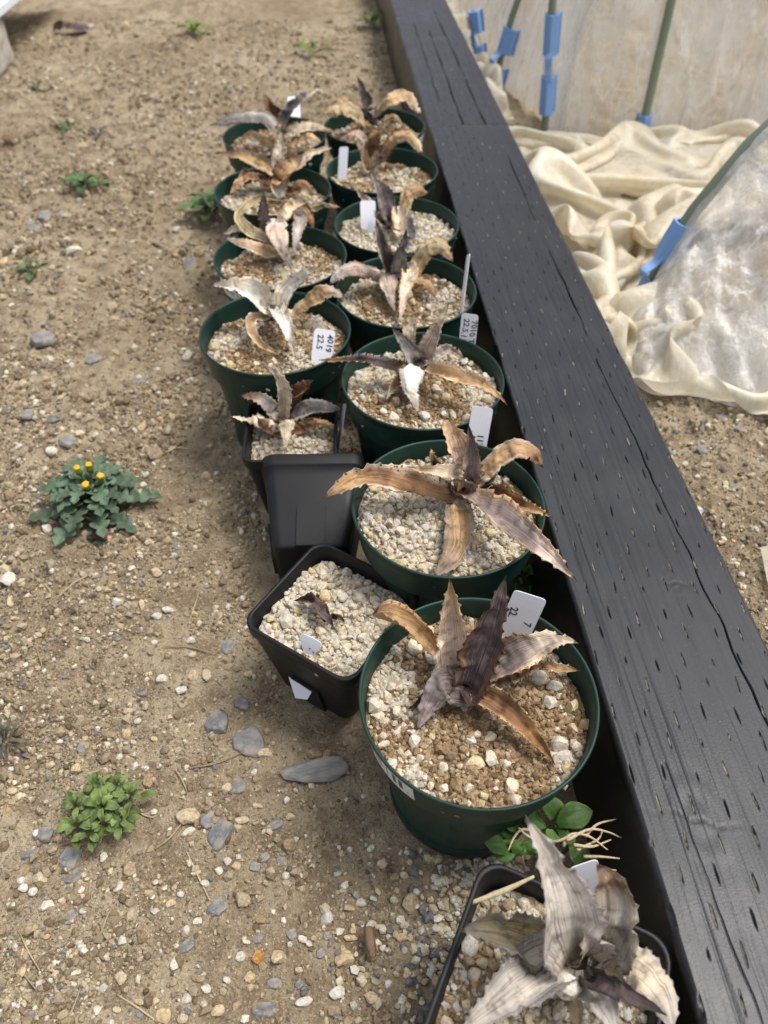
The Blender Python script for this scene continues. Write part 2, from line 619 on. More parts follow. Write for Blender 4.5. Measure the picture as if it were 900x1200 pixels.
def timber(y0, y1, seed, ysegs, label, knots, cracks, grooves):
    W = TX1 - TX0
    nx = 300
    top = np.linspace(0.0035, W - 0.0035, nx)
    # cross-section: left side up, rounded corner, top, rounded corner, right side down
    prof = [(0, TB)] + [(0, z) for z in np.linspace(0.0, TZ - 0.012, 8)]
    prof += [(0.0, TZ - 0.006), (0.0004, TZ - 0.0028), (0.0014, TZ - 0.0010)]
    k0 = len(prof)
    prof += [(t, TZ) for t in top]
    k1 = len(prof)
    prof += [(W - 0.0014, TZ - 0.0010), (W - 0.0004, TZ - 0.0028), (W, TZ - 0.006)] + [(W, z) for z in np.linspace(TZ - 0.012, 0, 5)] + [(W, TB)]
    prof = np.array(prof)
    ys = axis(ysegs)
    X = np.broadcast_to(prof[None, :, 0], (len(ys), len(prof))).copy()
    Z = np.broadcast_to(prof[None, :, 1], X.shape).copy()
    Y = np.broadcast_to(ys[:, None], X.shape).copy()
    istop = np.zeros(len(prof), bool); istop[k0:k1] = True
    t = np.broadcast_to(istop[None], X.shape)
    col = np.empty(X.shape + (3,)); col[:] = (0.0120, 0.0135, 0.0175)
    p3 = np.stack([X * 90, Y * 3.0, Z * 40], -1)
    grain = fbm(p3 + seed, seed, 3)
    dz = 0.00035 * grain + 0.0002 * fbm(np.stack([X * 260, Y * 14, 0 * X], -1), seed + 3, 2) + 0.0007 * fbm(np.stack([X * 8, Y * 4, 0 * X], -1), seed + 5, 2)
    # incisions left by pressure treatment: staggered rows of narrow slits
    rng = np.random.default_rng(seed)
    pit = np.zeros(X.shape)
    ncol = 13
    cs = W / ncol
    for c in range(ncol):
        xc0 = (c + 0.5) * cs
        yy = y0 + (0.0 if c % 2 == 0 else 0.020) + rng.uniform(0, 0.004)
        while yy < y1:
            L = rng.uniform(0.0040, 0.0062) * (1 if rng.random() > 0.12 else 0.4)
            wd = rng.uniform(0.00028, 0.00058)
            xc = xc0 + rng.normal(0, 0.0007)
            sk = rng.normal(0.05, 0.05)
            i0, i1 = np.searchsorted(ys, (yy - L, yy + L))
            j0, j1 = np.searchsorted(top, (xc - 0.003, xc + 0.003))
            if i1 > i0 and j1 > j0:
                sl = (slice(i0, i1), slice(k0 + j0, k0 + j1))
                u = (Y[sl] - yy) / L
                v = (X[sl] - xc - sk * (Y[sl] - yy)) / (wd * np.sqrt(np.maximum(1 - u * u, 1e-4)))
                a = np.clip(1.35 - np.abs(v), 0, 1)
                pit[sl] = np.maximum(pit[sl], a)
                if rng.random() < 0.66:
                    pale = (a > 0.35) & (v > rng.uniform(-0.6, 0.4)) & (np.abs(u) < rng.uniform(0.5, 0.95))
                    cc = col[sl]
                    cc[pale] = np.array((0.62, 0.56, 0.42)) * rng.uniform(0.4, 1.0)
                    col[sl] = cc
            yy += 0.040 + rng.normal(0, 0.0012)
    deep = (pit > 0.5) & (col[..., 0] < 0.05)
    col[deep] = (0.008, 0.008, 0.008)
    dz = dz - 0.0018 * pit
    for (kx, ky, kr, dep) in knots:
        d = np.hypot((X - kx) / 0.65, (Y - ky))
        dz = dz + 0.14 * dep * np.sin(d / kr * 9.0 + 2 * vnoise(p3 * 0.2, seed)) * np.exp(-(d / kr) ** 2)
        cr = np.abs((Y - ky) + 0.28 * (X - kx) + 0.004 * vnoise(np.stack([X * 160, Y * 60, 0 * X], -1), 5))
        ck = np.exp(-(cr / 0.0008) ** 2) * np.exp(-((X - kx) / (kr * 0.9)) ** 2)
        dz = dz - 0.0005 * ck
        col[ck > 0.4] = (0.004, 0.004, 0.004)
    for (ax, ay, bx, by, wd, dep) in cracks:
        tt = np.clip((Y - ay) / (by - ay), 0, 1)
        cx_ = ax + (bx - ax) * tt + 0.0013 * fbm(np.stack([Y * 30, 0 * Y, 0 * Y + ax * 100], -1), 9, 3)
        on = (Y > ay) & (Y < by)
        wloc = 0.7 * wd * (0.35 + 0.75 * np.clip(vnoise(np.stack([Y * 22, 0 * Y, 0 * Y], -1), 4) + 0.3, 0, 1.2))
        g_ = np.exp(-((X - cx_) / wloc) ** 2) * on
        dz = dz - dep * g_
        col[g_ > 0.45] = (0.004, 0.004, 0.004)
    for (gx_, wd, dep) in grooves:
        gxx = gx_ + 0.003 * vnoise(np.stack([Y * 5, 0 * Y, 0 * Y], -1), int(gx_ * 1e4))
        dz = dz - 0.2 * dep * np.exp(-((X - gxx) / wd) ** 2)
    Z = Z + np.where(t, dz, 0)
    side = ~t
    col[np.broadcast_to(side, X.shape)] = (0.014, 0.013, 0.012)
    X = np.where(side & (X < 0.0005), X + 0.0012 * grain, X)
    chip = 0.0016 * np.clip(fbm(np.stack([Y * 45, 0 * Y, 0 * Y + seed], -1), seed + 11, 3) - 0.35, 0, 1)
    arris = side & (Z > TZ - 0.007)
    X = np.where(arris & (X < 0.06), X + chip, np.where(arris, X - chip, X)); Z = np.where(arris, Z - 0.6 * chip, Z)
    V = np.stack([X + TX0, Y, Z], -1).reshape(-1, 3)
    F = [tuple(f) for f in grid_faces(len(ys), len(prof))]
    n = len(prof)
    F.append(tuple(range(n)))
    F.append(tuple((len(ys) - 1) * n + k for k in range(n))[::-1])
    me = raw_mesh("timber", V, F, cols=col.reshape(-1, 3), mat=M['timber'])
    return props(link("timber", me), label, "timber", "black timbers edging the row of pots")


YJ = float(P(505, 148, TZ)[1])
kn = P(590, 303, TZ); kn2 = P(745, 712, TZ); kn3 = P(820, 960, TZ)
timber(-0.25, YJ - 0.0012, 3, [(-0.25, 0.0, 0.05), (0.0, 0.75, 0.0016), (0.75, YJ - 0.0012, 0.0034)],
       "long black stained timber full of short slits, running beside the front pots",
       [(kn[0] - TX0, kn[1], 0.016, 0.0012), (kn2[0] - TX0 + 0.035, kn2[1] + 0.02, 0.011, 0.0007), (kn3[0] - TX0, kn3[1], 0.026, 0.0016)],
       [(0.101, 0.20, 0.097, 0.62, 0.0008, 0.004), (0.098, 0.66, 0.099, 0.84, 0.0009, 0.003), (0.099, 0.92, 0.101, 1.12, 0.0012, 0.003), (0.030, 0.05, 0.027, 0.20, 0.0005, 0.0012)],
       [(0.018, 0.0007, 0.0008), (0.034, 0.0006, 0.0007), (0.049, 0.0006, 0.0006), (0.077, 0.0006, 0.0006)])
timber(YJ + 0.0012, 3.2, 8, [(YJ + 0.0012, 2.2, 0.0042), (2.2, 3.2, 0.02)],
       "far black timber with deep lengthwise grooves, butted end to end with the longer one",
       [(0.045, 1.86, 0.02, 0.002)],
       [(0.055, YJ, 0.060, 1.75, 0.0016, 0.004), (0.090, YJ, 0.088, 1.9, 0.0016, 0.004), (0.03, 1.35, 0.035, 1.8, 0.0012, 0.003)],
       [(0.025, 0.0015, 0.0015), (0.045, 0.0015, 0.0015), (0.072, 0.0017, 0.002), (0.105, 0.0015, 0.0015)])


# ------------------------------------------------------------------ pots
def lathe(prof, seg, panel=None):
    a = np.linspace(0, 2 * np.pi, seg, endpoint=False)
    prof = np.array(prof)
    r = np.broadcast_to(prof[:, 0:1], (len(prof), seg)).copy()
    if panel is not None:
        r += panel(prof[:, 1][:, None], a[None, :], np.arange(len(prof))[:, None])
    V = np.stack([r * np.cos(a), r * np.sin(a), np.broadcast_to(prof[:, 1:2], r.shape)], -1).reshape(-1, 3)
    F = [tuple(f) for f in grid_faces(len(prof), seg, wrap_v=True)]
    F.append(tuple(range(seg))[::-1])
    F.append(tuple((len(prof) - 1) * seg + k for k in range(seg)))
    return V, F


POT_H, POT_R = 0.13, 0.0745
_out = [(0.050, 0.0), (0.0535, 0.0005), (0.0548, 0.003), (0.0552, 0.014), (0.0542, 0.0155)] + \
       [(0.0545 + 0.0105 * t, 0.0165 + 0.0785 * t) for t in np.linspace(0, 1, 12)] + \
       [(0.0655, 0.0955), (0.0685, 0.0962), (0.0692, 0.0975)] + \
       [(0.0694 + 0.0042 * t, 0.099 + 0.028 * t) for t in np.linspace(0, 1, 5)] + \
       [(0.0743, 0.1275), (0.0748, 0.1285), (0.0746, 0.1297), (0.0738, 0.1302), (0.0728, 0.1297), (0.0722, 0.128)]
_in = [(0.0717, 0.122), (0.0700, 0.105), (0.0697, 0.1035), (0.0660, 0.1025), (0.0650, 0.100), (0.0620, 0.075), (0.0600, 0.060)]


def _panel(z, a, i):
    body = (z > 0.018) & (z < 0.094) & (i < 18)
    g = np.abs(((a / (2 * np.pi) * 10) % 1.0) - 0.5) * 2
    groove = np.exp(-((g - 0.02) / 0.05) ** 2)
    return np.where(body, -0.0016 * groove, 0.0)


_V, _F = lathe(_out + _in, 120, _panel)
POT_MESH = raw_mesh("pot_wall", _V, _F, mat=M['green_pot'])


def rsq(half, rad, n=6):
    pts = []
    for (cx_, cy_, a0) in ((1, 1, 0), (-1, 1, 90), (-1, -1, 180), (1, -1, 270)):
        for k in range(n + 1):
            a = R(a0 + 90 * k / n)
            pts.append((cx_ * (half - rad) + rad * math.cos(a), cy_ * (half - rad) + rad * math.sin(a)))
    return np.array(pts)


def square_pot(name, s, h, base=0.70, rr=0.2):
    hs_, hb = s / 2, s / 2 * base
    rings = []
    def ring(f, z, off=0.0):
        half = hb + (hs_ * 0.965 - hb) * f + off
        rings.append(np.column_stack([rsq(half, max(0.002, half * rr * 1.25)), np.full(28, z)]))
    ring(0, 0.0, -0.004); ring(0, 0.0004, -0.0010); ring(0, 0.002)
    for t in np.linspace(0.05, 1, 8): ring(t, h * 0.86 * t)
    ring(1.0, h * 0.865, 0.0012); ring(1.02, h * 0.88, 0.0016); ring(1.05, h * 0.985, 0.0018)
    ring(1.05, h * 0.997, 0.0016); ring(1.05, h, 0.0008); ring(1.05, h, -0.0006); ring(1.05, h * 0.992, -0.0012)
    ring(1.02, h * 0.86, -0.0016); ring(0.8, h * 0.68, -0.0016); ring(0.02, 0.0025, -0.0016)
    V = np.vstack(rings)
    F = [tuple(f) for f in grid_faces(len(rings), 28, wrap_v=True)]
    F.append(tuple(range(28))[::-1])
    F.append(tuple((len(rings) - 1) * 28 + k for k in range(28)))
    return raw_mesh(name, V, F, mat=M['black_pot'])


def box_mesh(name, dx, dy, dz, mat, bev=0.0004):
    bm = bmesh.new()
    bmesh.ops.create_cube(bm, size=1.0)
    for v in bm.verts: v.co = Vector((v.co.x * dx, v.co.y * dy, v.co.z * dz))
    bmesh.ops.bevel(bm, geom=list(bm.edges), offset=bev, segments=2, affect='EDGES')
    me = bpy.data.meshes.new(name); bm.to_mesh(me); bm.free()
    me.materials.append(mat)
    return me


def side_panels(pot, s, h, base=0.70):
    """raised rectangular foot panels, one on each side"""
    pm = box_mesh("side_panel", s * 0.27, 0.0050, h * 0.42, M['black_pot'])
    hb, ht = s / 2 * base, s / 2 * 0.965
    zc = h * 0.22
    off = hb + (ht - hb) * (zc / (h * 0.86))
    tl = math.atan2(ht - hb, h * 0.86)
    for k in range(4):
        o = link("side_panel", pm, pot)
        a = k * math.pi / 2
        o.location = (off * math.sin(a), -off * math.cos(a), zc)
        o.rotation_euler = Matrix.Rotation(a, 3, 'Z').to_4x4().to_3x3().to_euler()
        o.rotation_euler = (Matrix.Rotation(a, 3, 'Z') @ Matrix.Rotation(tl, 3, 'X')).to_euler()


SOILC = np.array([(0.31, 0.21, 0.12), (0.37, 0.265, 0.155), (0.25, 0.165, 0.09), (0.44, 0.34, 0.215), (0.19, 0.125, 0.07), (0.34, 0.235, 0.13)])
PUMC = np.array([(0.66, 0.58, 0.44), (0.58, 0.53, 0.46), (0.62, 0.54, 0.38), (0.70, 0.64, 0.53), (0.50, 0.45, 0.37)])
M['potsoil'] = attr_mat("potting_soil", 0.95, 520.0, 0.5, 0.9, 0.002, 0.1)


def fill_pot(pot, inside, zs, mound, seed, ngrain, gsize, pum_frac, npeb, psize, kinds, edge_bias=0.0, ext=0.066, psig=0.24):
    """soil surface (part) with small grains (part, stuff) and larger pebbles (sub-parts); inside(x,y)-> 0 centre .. 1 wall"""
    rng = np.random.default_rng(seed)
    def hz(x, y):
        p = np.stack([x, y, np.zeros_like(x)], -1)
        return zs + mound * (1 - inside(x, y) ** 2) + 0.0035 * fbm(p * 55, seed, 2) + 0.0016 * fbm(p * 190, seed + 1, 2)
    n = 56
    k = np.linspace(0, 1, n // 2)
    a = np.linspace(0, 2 * np.pi, n * 2, endpoint=False)
    # polar sheet out to the wall
    dirs = np.stack([np.cos(a), np.sin(a)], -1)
    lim = np.array([ext / max(1e-6, inside(np.array(d[0] * ext), np.array(d[1] * ext))) for d in dirs])
    XX = k[:, None] * lim[None] * dirs[None, :, 0]
    YY = k[:, None] * lim[None] * dirs[None, :, 1]
    ZZ = hz(XX, YY)
    pum = sstep(0.45, 0.55, 0.5 + 0.5 * fbm(np.stack([XX, YY, 0 * XX], -1) * 30, seed + 5, 2) + (pum_frac - 0.5))
    cc = SOILC[1] * (1 - pum[..., None]) + np.array((0.42, 0.35, 0.25)) * pum[..., None]
    me = raw_mesh("soil", np.stack([XX, YY, ZZ], -1).reshape(-1, 3), grid_faces(len(k), len(a), wrap_v=True), cols=cc.reshape(-1, 3), mat=M['potsoil'])
    soil = link("soil", me, pot)
    # grains
    m_ = int(ngrain * 1.5)
    x = rng.uniform(-ext, ext, m_) * 1.05; y = rng.uniform(-ext, ext, m_) * 1.05
    ok = inside(x, y) < 0.985
    x, y = x[ok], y[ok]
    s = gsize * rng.lognormal(0, 0.35, len(x))
    z = hz(x, y) + 0.25 * s
    f = 0.5 + 0.5 * fbm(np.stack([x, y, 0 * x], -1) * 30, seed + 5, 2) + (pum_frac - 0.5) + rng.normal(0, 0.12, len(x)) + edge_bias * (inside(x, y) - 0.6)
    isp = f > 0.5
    col = np.where(isp[:, None], PUMC[rng.integers(0, len(PUMC), len(x))], SOILC[rng.integers(0, len(SOILC), len(x))])
    col = col * rng.uniform(0.8, 1.1, (len(x), 1))
    scl = s[:, None] * rng.uniform(0.7, 1.15, (len(x), 3)) * np.where(isp, 1.25, 1.0)[:, None]
    g = link("grains", batch("grains", np.stack([x, y, z], -1), scl, col, seed=seed, smooth=False, mat=M['grain'], jit=0.34), soil)
    props(g, kind="stuff")
    # pebbles one can pick apart
    R_ = random.Random(seed)
    done = []
    tries = 0
    while len(done) < npeb and tries < npeb * 40:
        tries += 1
        px_, py_ = R_.uniform(-ext, ext), R_.uniform(-ext, ext)
        r = min(0.0064, psize * R_.lognormvariate(0, psig))
        d = float(inside(np.array(px_), np.array(py_)))
        if d > 0.985 - 0.7 * r / ext: continue
        if edge_bias and R_.random() > 0.25 + edge_bias * max(0.0, d - 0.35): continue
        if any((px_ - q[0]) ** 2 + (py_ - q[1]) ** 2 < (0.80 * (r + q[2])) ** 2 for q in done): continue
        done.append((px_, py_, r))
        zz = float(hz(np.array(px_), np.array(py_)))
        place_rock(R_.choice(kinds), (px_, py_, zz + 0.35 * r), r, soil, "pebble", R_, tilt=1.2)
    return soil, hz


def sticker(pot, ang, width_ang, z0, z1, rad0, rad1, name="barcode_sticker"):
    nu, nv = 14, 4
    V, UV = [], []
    for i in range(nu):
        a = ang + width_ang * (i / (nu - 1) - 0.5)
        for j in range(nv):
            t = j / (nv - 1)
            r = rad0 + (rad1 - rad0) * t
            V.append((r * math.cos(a), r * math.sin(a), z0 + (z1 - z0) * t)); UV.append((i / (nu - 1), t))
    return link(name, raw_mesh(name, np.array(V), grid_faces(nu, nv), uv=np.array(UV), mat=M['barcode']), pot)


def inside_round(R0):
    return lambda x, y: np.hypot(x, y) / R0


def inside_square(h, rad):
    def f(x, y):
        p = 6.0
        return ((np.abs(x) / h) ** p + (np.abs(y) / h) ** p) ** (1 / p)
    return f


#            x      y     rz   soil z mound grains  gs      pum  npeb  ps     kinds                                   edge
POTS = {
    'R7': (0.077, 0.245, 0.3, 0.1085, 0.001, 3400, 0.0015, 0.10, 95, 0.0040, ('pumice', 'yellow', 'white', 'pumice'), 0.9,
           "green round pot with a barcode sticker, beside the black pot of pumice, brown soil inside"),
    'R6': (0.080, 0.411, 0.1, 0.1130, 0.004, 3000, 0.0012, 0.80, 250, 0.0038, ('pumice', 'pumice', 'pumice', 'yellow', 'white'), 0.0,
           "green round pot topped with pale pumice, between the tipped-over black pot and the timber"),
    'R5': (0.078, 0.573, 0.7, 0.1105, 0.002, 3000, 0.0013, 0.40, 110, 0.0034, ('pumice', 'yellow', 'pumice', 'white'), 0.7,
           "green round pot whose tag shows a number and a date, beside the timber"),
    'R4': (0.077, 0.729, 0.2, 0.1095, 0.002, 2600, 0.0013, 0.30, 60, 0.0032, ('pumice', 'yellow', 'white'), 0.8,
           "green round pot of brown soil with a thin tag standing by the timber"),
    'R3': (0.080, 0.880, 0.5, 0.1120, 0.003, 2200, 0.0013, 0.75, 130, 0.0032, ('pumice', 'yellow', 'white'), 0.0,
           "green round pot of pale pumice with a blank white tag, beside the timber"),
    'R2': (0.074, 1.037, 0.9, 0.1105, 0.002, 1800, 0.0014, 0.55, 60, 0.0034, ('pumice', 'yellow'), 0.0,
           "green round pot with a bluish tag, second from the far end beside the timber"),
    'R1': (0.074, 1.193, 0.4, 0.1085, 0.002, 1400, 0.0014, 0.45, 40, 0.0034, ('pumice', 'yellow'), 0.0,
           "green round pot at the far end of the row, beside the timber"),
    'L4': (-0.059, 0.661, 0.6, 0.1085, 0.002, 3400, 0.0013, 0.22, 50, 0.0034, ('pumice', 'yellow', 'cream'), 0.6,
           "green round pot of brown soil holding a bleached white agave"),
    'L3': (-0.057, 0.812, 0.35, 0.1085, 0.002, 2400, 0.0013, 0.40, 50, 0.0032, ('pumice', 'yellow', 'cream'), 0.3,
           "green round pot with a barcode sticker, on the soil side behind the white agave"),
    'L2': (-0.070, 0.985, 0.8, 0.1085, 0.002, 1800, 0.0014, 0.50, 45, 0.0034, ('pumice', 'yellow'), 0.3,
           "green round pot on the soil side, second from the far end"),
    'L1': (-0.072, 1.168, 0.15, 0.1085, 0.002, 1400, 0.0014, 0.45, 35, 0.0034, ('pumice', 'yellow'), 0.3,
           "green round pot on the soil side at the far end of the row"),
}
PH = {}
POT_OBJ = {}
for i, (k, v) in enumerate(POTS.items()):
    x, y, rz, zs, md, ng, gs, pf, npb, ps, kinds, eb, lab = v
    z0 = -0.004
    pot = props(empty("plant_pot", (x, y, z0), rz), lab, "plant pot", "round green plant pots in two rows")
    link("pot_wall", POT_MESH, pot)
    soil, hz = fill_pot(pot, inside_round(0.0705), zs, md, 40 + i, ng, gs, pf, npb, ps, kinds, eb, psig=0.42 if k in ('R7', 'R5', 'L4', 'R4') else 0.26)
    POT_OBJ[k] = pot
    PH[k] = zs
sticker(POT_OBJ['R7'], R(212) - 0.3, 0.66, 0.1055, 0.1262, 0.0708, 0.0739)
sticker(POT_OBJ['L3'], R(227) - 0.35, 0.72, 0.1045, 0.1255, 0.0706, 0.0738)
sticker(POT_OBJ['R1'], R(-20) - 0.4, 0.4, 0.1035, 0.1245, 0.0703, 0.0735)

SQ = {
    'S1': (-0.046, 0.557, R(-2), 0.085, 0.088, 0.068, 0.003, 800, 150, 0.0034,
           "black square pot holding an agave with one bleached upright leaf"),
    'S3': (-0.0125, 0.3475, R(53), 0.097, 0.090, 0.075, 0.004, 1500, 240, 0.0038,
           "black square pot filled with pale pumice and a shrivelled brown scrap"),
    'S4': (0.090, 0.084, R(-29), 0.107, 0.100, 0.080, 0.003, 1800, 230, 0.0040,
           "black square pot holding a large pale grey agave, against the timber"),
}
for i, (k, v) in enumerate(SQ.items()):
    x, y, rz, s, h, zs, md, ng, npb, ps, lab = v
    pot = props(empty("square_pot", (x, y, -0.003), rz), lab, "plant pot", "small black square pots")
    link("pot_wall", square_pot("pot_wall", s, h), pot)
    side_panels(pot, s, h)
    fill_pot(pot, inside_square(s / 2 * 0.93, 0.01), zs, md, 80 + i, ng, 0.0013, 0.85 if k != 'S4' else 0.75, npb, ps,
             ('pumice', 'pumice', 'pumice', 'white', 'yellow') if k != 'S4' else ('pumice', 'pumice', 'tan', 'white', 'cream'), 0.0, s * 0.5)
    POT_OBJ[k] = pot

# the tipped-over black pot: on its side, mouth away from the camera
tp = props(empty("square_pot"), "empty black square pot lying on its side", "plant pot", "small black square pots")
s, h = 0.091, 0.090
link("pot_wall", square_pot("pot_wall", s, h), tp)
side_panels(tp, s, h)
taper = math.atan2(s / 2 * (1.0 - 0.70), h)
tp.matrix_world = Matrix.Translation((-0.030, 0.431, 0.0455 - s / 2 * 0.30 + 0.002)) @ Matrix.Rotation(R(-3), 4, 'Z') @ Matrix.Rotation(-math.pi / 2 + taper, 4, 'X')


# ------------------------------------------------------------------ agave leaves
PAL = dict(tan=(0.50, 0.325, 0.165), cream=(0.68, 0.57, 0.42), purple=(0.085, 0.062, 0.062), grey=(0.40, 0.36, 0.325),
           brown=(0.19, 0.095, 0.045), dark=(0.030, 0.022, 0.021), pink=(0.52, 0.40, 0.325), white=(0.78, 0.73, 0.63),
           olive=(0.33, 0.27, 0.15), yellow=(0.58, 0.46, 0.26), slate=(0.105, 0.095, 0.095), ochre=(0.36, 0.20, 0.07),
           lilac=(0.25, 0.195, 0.18))


def width_profile(t, base, peak, tip=1.5):
    a = base + (1 - base) * sstep(0, peak, t)
    b_ = np.clip(1 - np.clip((t - peak) / (1 - peak), 0, 1) ** tip, 0, 1)
    return a * b_


def blade(name, parent, pts, w, cols, fold=0.45, roll=(0, 0), seed=0, n=60, m=13, crumple=1.0, teeth=1.0, base=0.75,
          peak=0.35, tip=1.5, thick=0.0006, mat=None, lobes=0, spine=True, face=None, curl=0.5, spots=0.0):
    """pts world points base->tip; w full width (m); cols = (mid, edge, base, tip, back) colours"""
    q = spline(pts, n)
    T = unit(np.gradient(q, axis=0))
    if face is None:
        ctr = q.mean(0)
        face = unit(np.array([0, 0, 0.8]) + 0.75 * unit(CP - ctr))
    S = unit(np.cross(T, np.asarray(face, float)[None]))
    Nn = np.cross(S, T)
    t = np.linspace(0, 1, n)
    rl = np.radians(roll[0] + (roll[1] - roll[0]) * t)
    rl = rl + 0.22 * crumple * vnoise(np.stack([t * 3.0, 0 * t + seed, 0 * t], -1), seed)
    c_, s_ = np.cos(rl)[:, None], np.sin(rl)[:, None]
    S, Nn = c_ * S + s_ * Nn, c_ * Nn - s_ * S
    hw = 0.5 * w * width_profile(t, base, peak, tip)
    if spine:
        hw = np.maximum(hw, 0.00055 * np.clip((1.0 - t) / 0.06, 0.15, 1))
    if lobes:
        hw = hw * (0.26 + 0.85 * np.abs(np.sin((t * 0.94 + 0.06) * np.pi * lobes)) ** 0.7)
    v = np.linspace(-1, 1, m)
    fl = 1.3 * fold * (1 + 0.7 * vnoise(np.stack([t * 3, 0 * t + 3.3 * seed, 0 * t], -1), seed + 2))
    av = np.abs(v)[None]
    lat = np.sign(v)[None] * (av - curl * 0.35 * np.clip(av - 0.6, 0, 1) ** 1.3)
    hgt = fl[:, None] * av ** 1.6 + curl * np.clip(av - 0.62, 0, 1) * 1.1
    wob = 0.24 * crumple * np.clip(av - 0.3, 0, 1) * np.stack([vnoise(np.stack([t * 6, 0 * t + 7 * seed, 0 * t + sgn], -1), seed + 9) for sgn in (0, 5)], 1)[:, [0 if x_ < 0 else 1 for x_ in v]]
    hgt = hgt + wob + 0.10 * vnoise(np.stack(np.broadcast_arrays(v[None] * 5.0 + seed, t[:, None] * 2.5, 0.0 * t[:, None]), -1), seed + 6)
    out = np.zeros((n, m))
    if teeth > 0:
        for e in (0, m - 1):
            ph = (np.arange(n) + (1 if e else 0)) % 4 == 0
            out[ph, e] = teeth * (0.0008 + 0.0011 * RNG.random(ph.sum())) * (t[ph] < 0.9) * (t[ph] > 0.08)
    ragged = np.stack([1 + 0.16 * vnoise(np.stack([t * 5, 0 * t + seed + k_, 0 * t], -1), seed + 12) - 0.9 * np.clip(vnoise(np.stack([t * 13, 0 * t + 2 * seed + k_, 0 * t], -1), seed + 13) - 0.55, 0, 1) for k_ in (0, 40)], 1)
    if spine: lat = lat * ragged[:, [0 if x_ < 0 else 1 for x_ in v]]
    L = q[:, None, :] + S[:, None, :] * (hw[:, None, None] * lat[..., None] + np.sign(v)[None, :, None] * out[..., None]) + Nn[:, None, :] * (hw[:, None] * hgt)[..., None]
    cr = 0.0018 * crumple * fbm((L @ ROTN) * 120 + seed, seed, 4, 0.6) * np.clip(hw / (0.25 * w + 1e-9), 0, 1)[:, None]
    top = L + Nn[:, None, :] * cr[..., None]
    bot = top - Nn[:, None, :] * thick * np.clip(1.1 - av, 0.35, 1)[..., None]
    mid, edge, bas, tp_, back = [np.array(PAL[c] if isinstance(c, str) else c) for c in cols]
    nz = 0.5 + 0.5 * fbm((L @ ROTN) * 60 + 3.1 * seed, seed + 4, 3)
    fe = np.clip(sstep(0.58, 0.96, av + 0.35 * (nz - 0.5)), 0, 1)[..., None]
    ft = sstep(0.55, 0.95, t[:, None] + 0.5 * (nz - 0.5))[..., None]
    fb = 1 - sstep(0.02, 0.30, t[:, None] + 0.3 * (nz - 0.5))[..., None]
    C = mid * (1 - fe) + edge * fe
    C = C * (1 - 0.85 * ft) + tp_ * 0.85 * ft
    C = C * (1 - 0.8 * fb) + bas * 0.8 * fb
    C = C * (0.55 + 1.0 * nz[..., None])
    if spots:
        sp = vnoise(L * 420 + seed, seed + 8) > (1.0 - spots)
        C[sp] *= 0.15
    if spine and t.size > 10:
        C[-3:] *= np.array((0.25, 0.2, 0.2))
    if teeth > 0:
        tm = out > 0
        C[tm] = C[tm] * 0.45
    Cb = back * (0.7 + 0.5 * nz[..., None])
    uv = np.stack(np.broadcast_arrays(v[None] * 0.5 + 0.5 + seed * 0.37, t[:, None] + seed * 0.61), -1)
    V = np.vstack([top.reshape(-1, 3), bot.reshape(-1, 3)])
    F1 = grid_faces(n, m)
    F2 = grid_faces(n, m, off=n * m)[:, ::-1]
    rim = []
    o2 = n * m
    for i in range(n - 1):
        for j, fwd in ((0, True), (m - 1, False)):
            a_, b_ = i * m + j, (i + 1) * m + j
            rim.append((a_, b_, b_ + o2, a_ + o2) if fwd else (b_, a_, a_ + o2, b_ + o2))
    for j in range(m - 1):
        a_ = j; rim.append((a_ + 1, a_, a_ + o2, a_ + 1 + o2))
        a_ = (n - 1) * m + j; rim.append((a_, a_ + 1, a_ + 1 + o2, a_ + o2))
    F = np.vstack([F1, F2, np.array(rim)])
    me = raw_mesh(name, V, F, cols=np.vstack([C.reshape(-1, 3), Cb.reshape(-1, 3)]), uv=np.vstack([uv.reshape(-1, 2)] * 2), mat=mat or M['dry_leaf'])
    o = link(name, me, parent)
    if parent is not None:
        o.matrix_parent_inverse = Matrix.Translation(-parent.location)
    return o


def agave(base_px, zbase, label, leaves, seed, core=True, off=0.0):
    b0 = P(base_px[0], base_px[1], zbase)
    root = props(empty("agave", b0), label, "agave", "dried agaves in the pots")
    for i, lf in enumerate(leaves):
        pts = [P(a, b_, z / 100.0) for a, b_, z in lf[0]]
        w = lf[1] / 1000.0
        kw = lf[3] if len(lf) > 3 else {}
        # root every leaf in the crown: start a little towards the middle of the plant
        p0 = np.array(pts[0]); d = b0 + np.array([0, 0, 0.004]) - p0
        dn = np.linalg.norm(d)
        if dn > 0.004 and kw.pop('rooted', True):
            pts = [p0 + d * min(1.0, 0.012 / dn)] + pts if dn > 0.012 else [b0 + np.array([0, 0, 0.003])] + pts[0:] if dn > 0.007 else pts
        blade("leaf", root, pts, w, lf[2], seed=seed * 31 + i, **kw)
    if core:
        # the short stem that carries the rosette down into the soil
        V, F = tube([b0 + np.array([0, 0, -0.012]), b0 + np.array([0, 0, 0.0]), b0 + np.array([0.0, 0, 0.010])], [0.006, 0.0085, 0.005], 10, 8)
        cc = np.tile(np.array(PAL['dark']) * 1.6, (len(V), 1))
        st = link("stem", raw_mesh("stem", V, F, cols=cc, uv=np.zeros((len(V), 2)), mat=M['dry_leaf']), root)
        st.matrix_parent_inverse = Matrix.Translation(-root.location)
    return root


T5 = lambda a, b_, c, d, e=None: (a, b_, c, d, e or a)

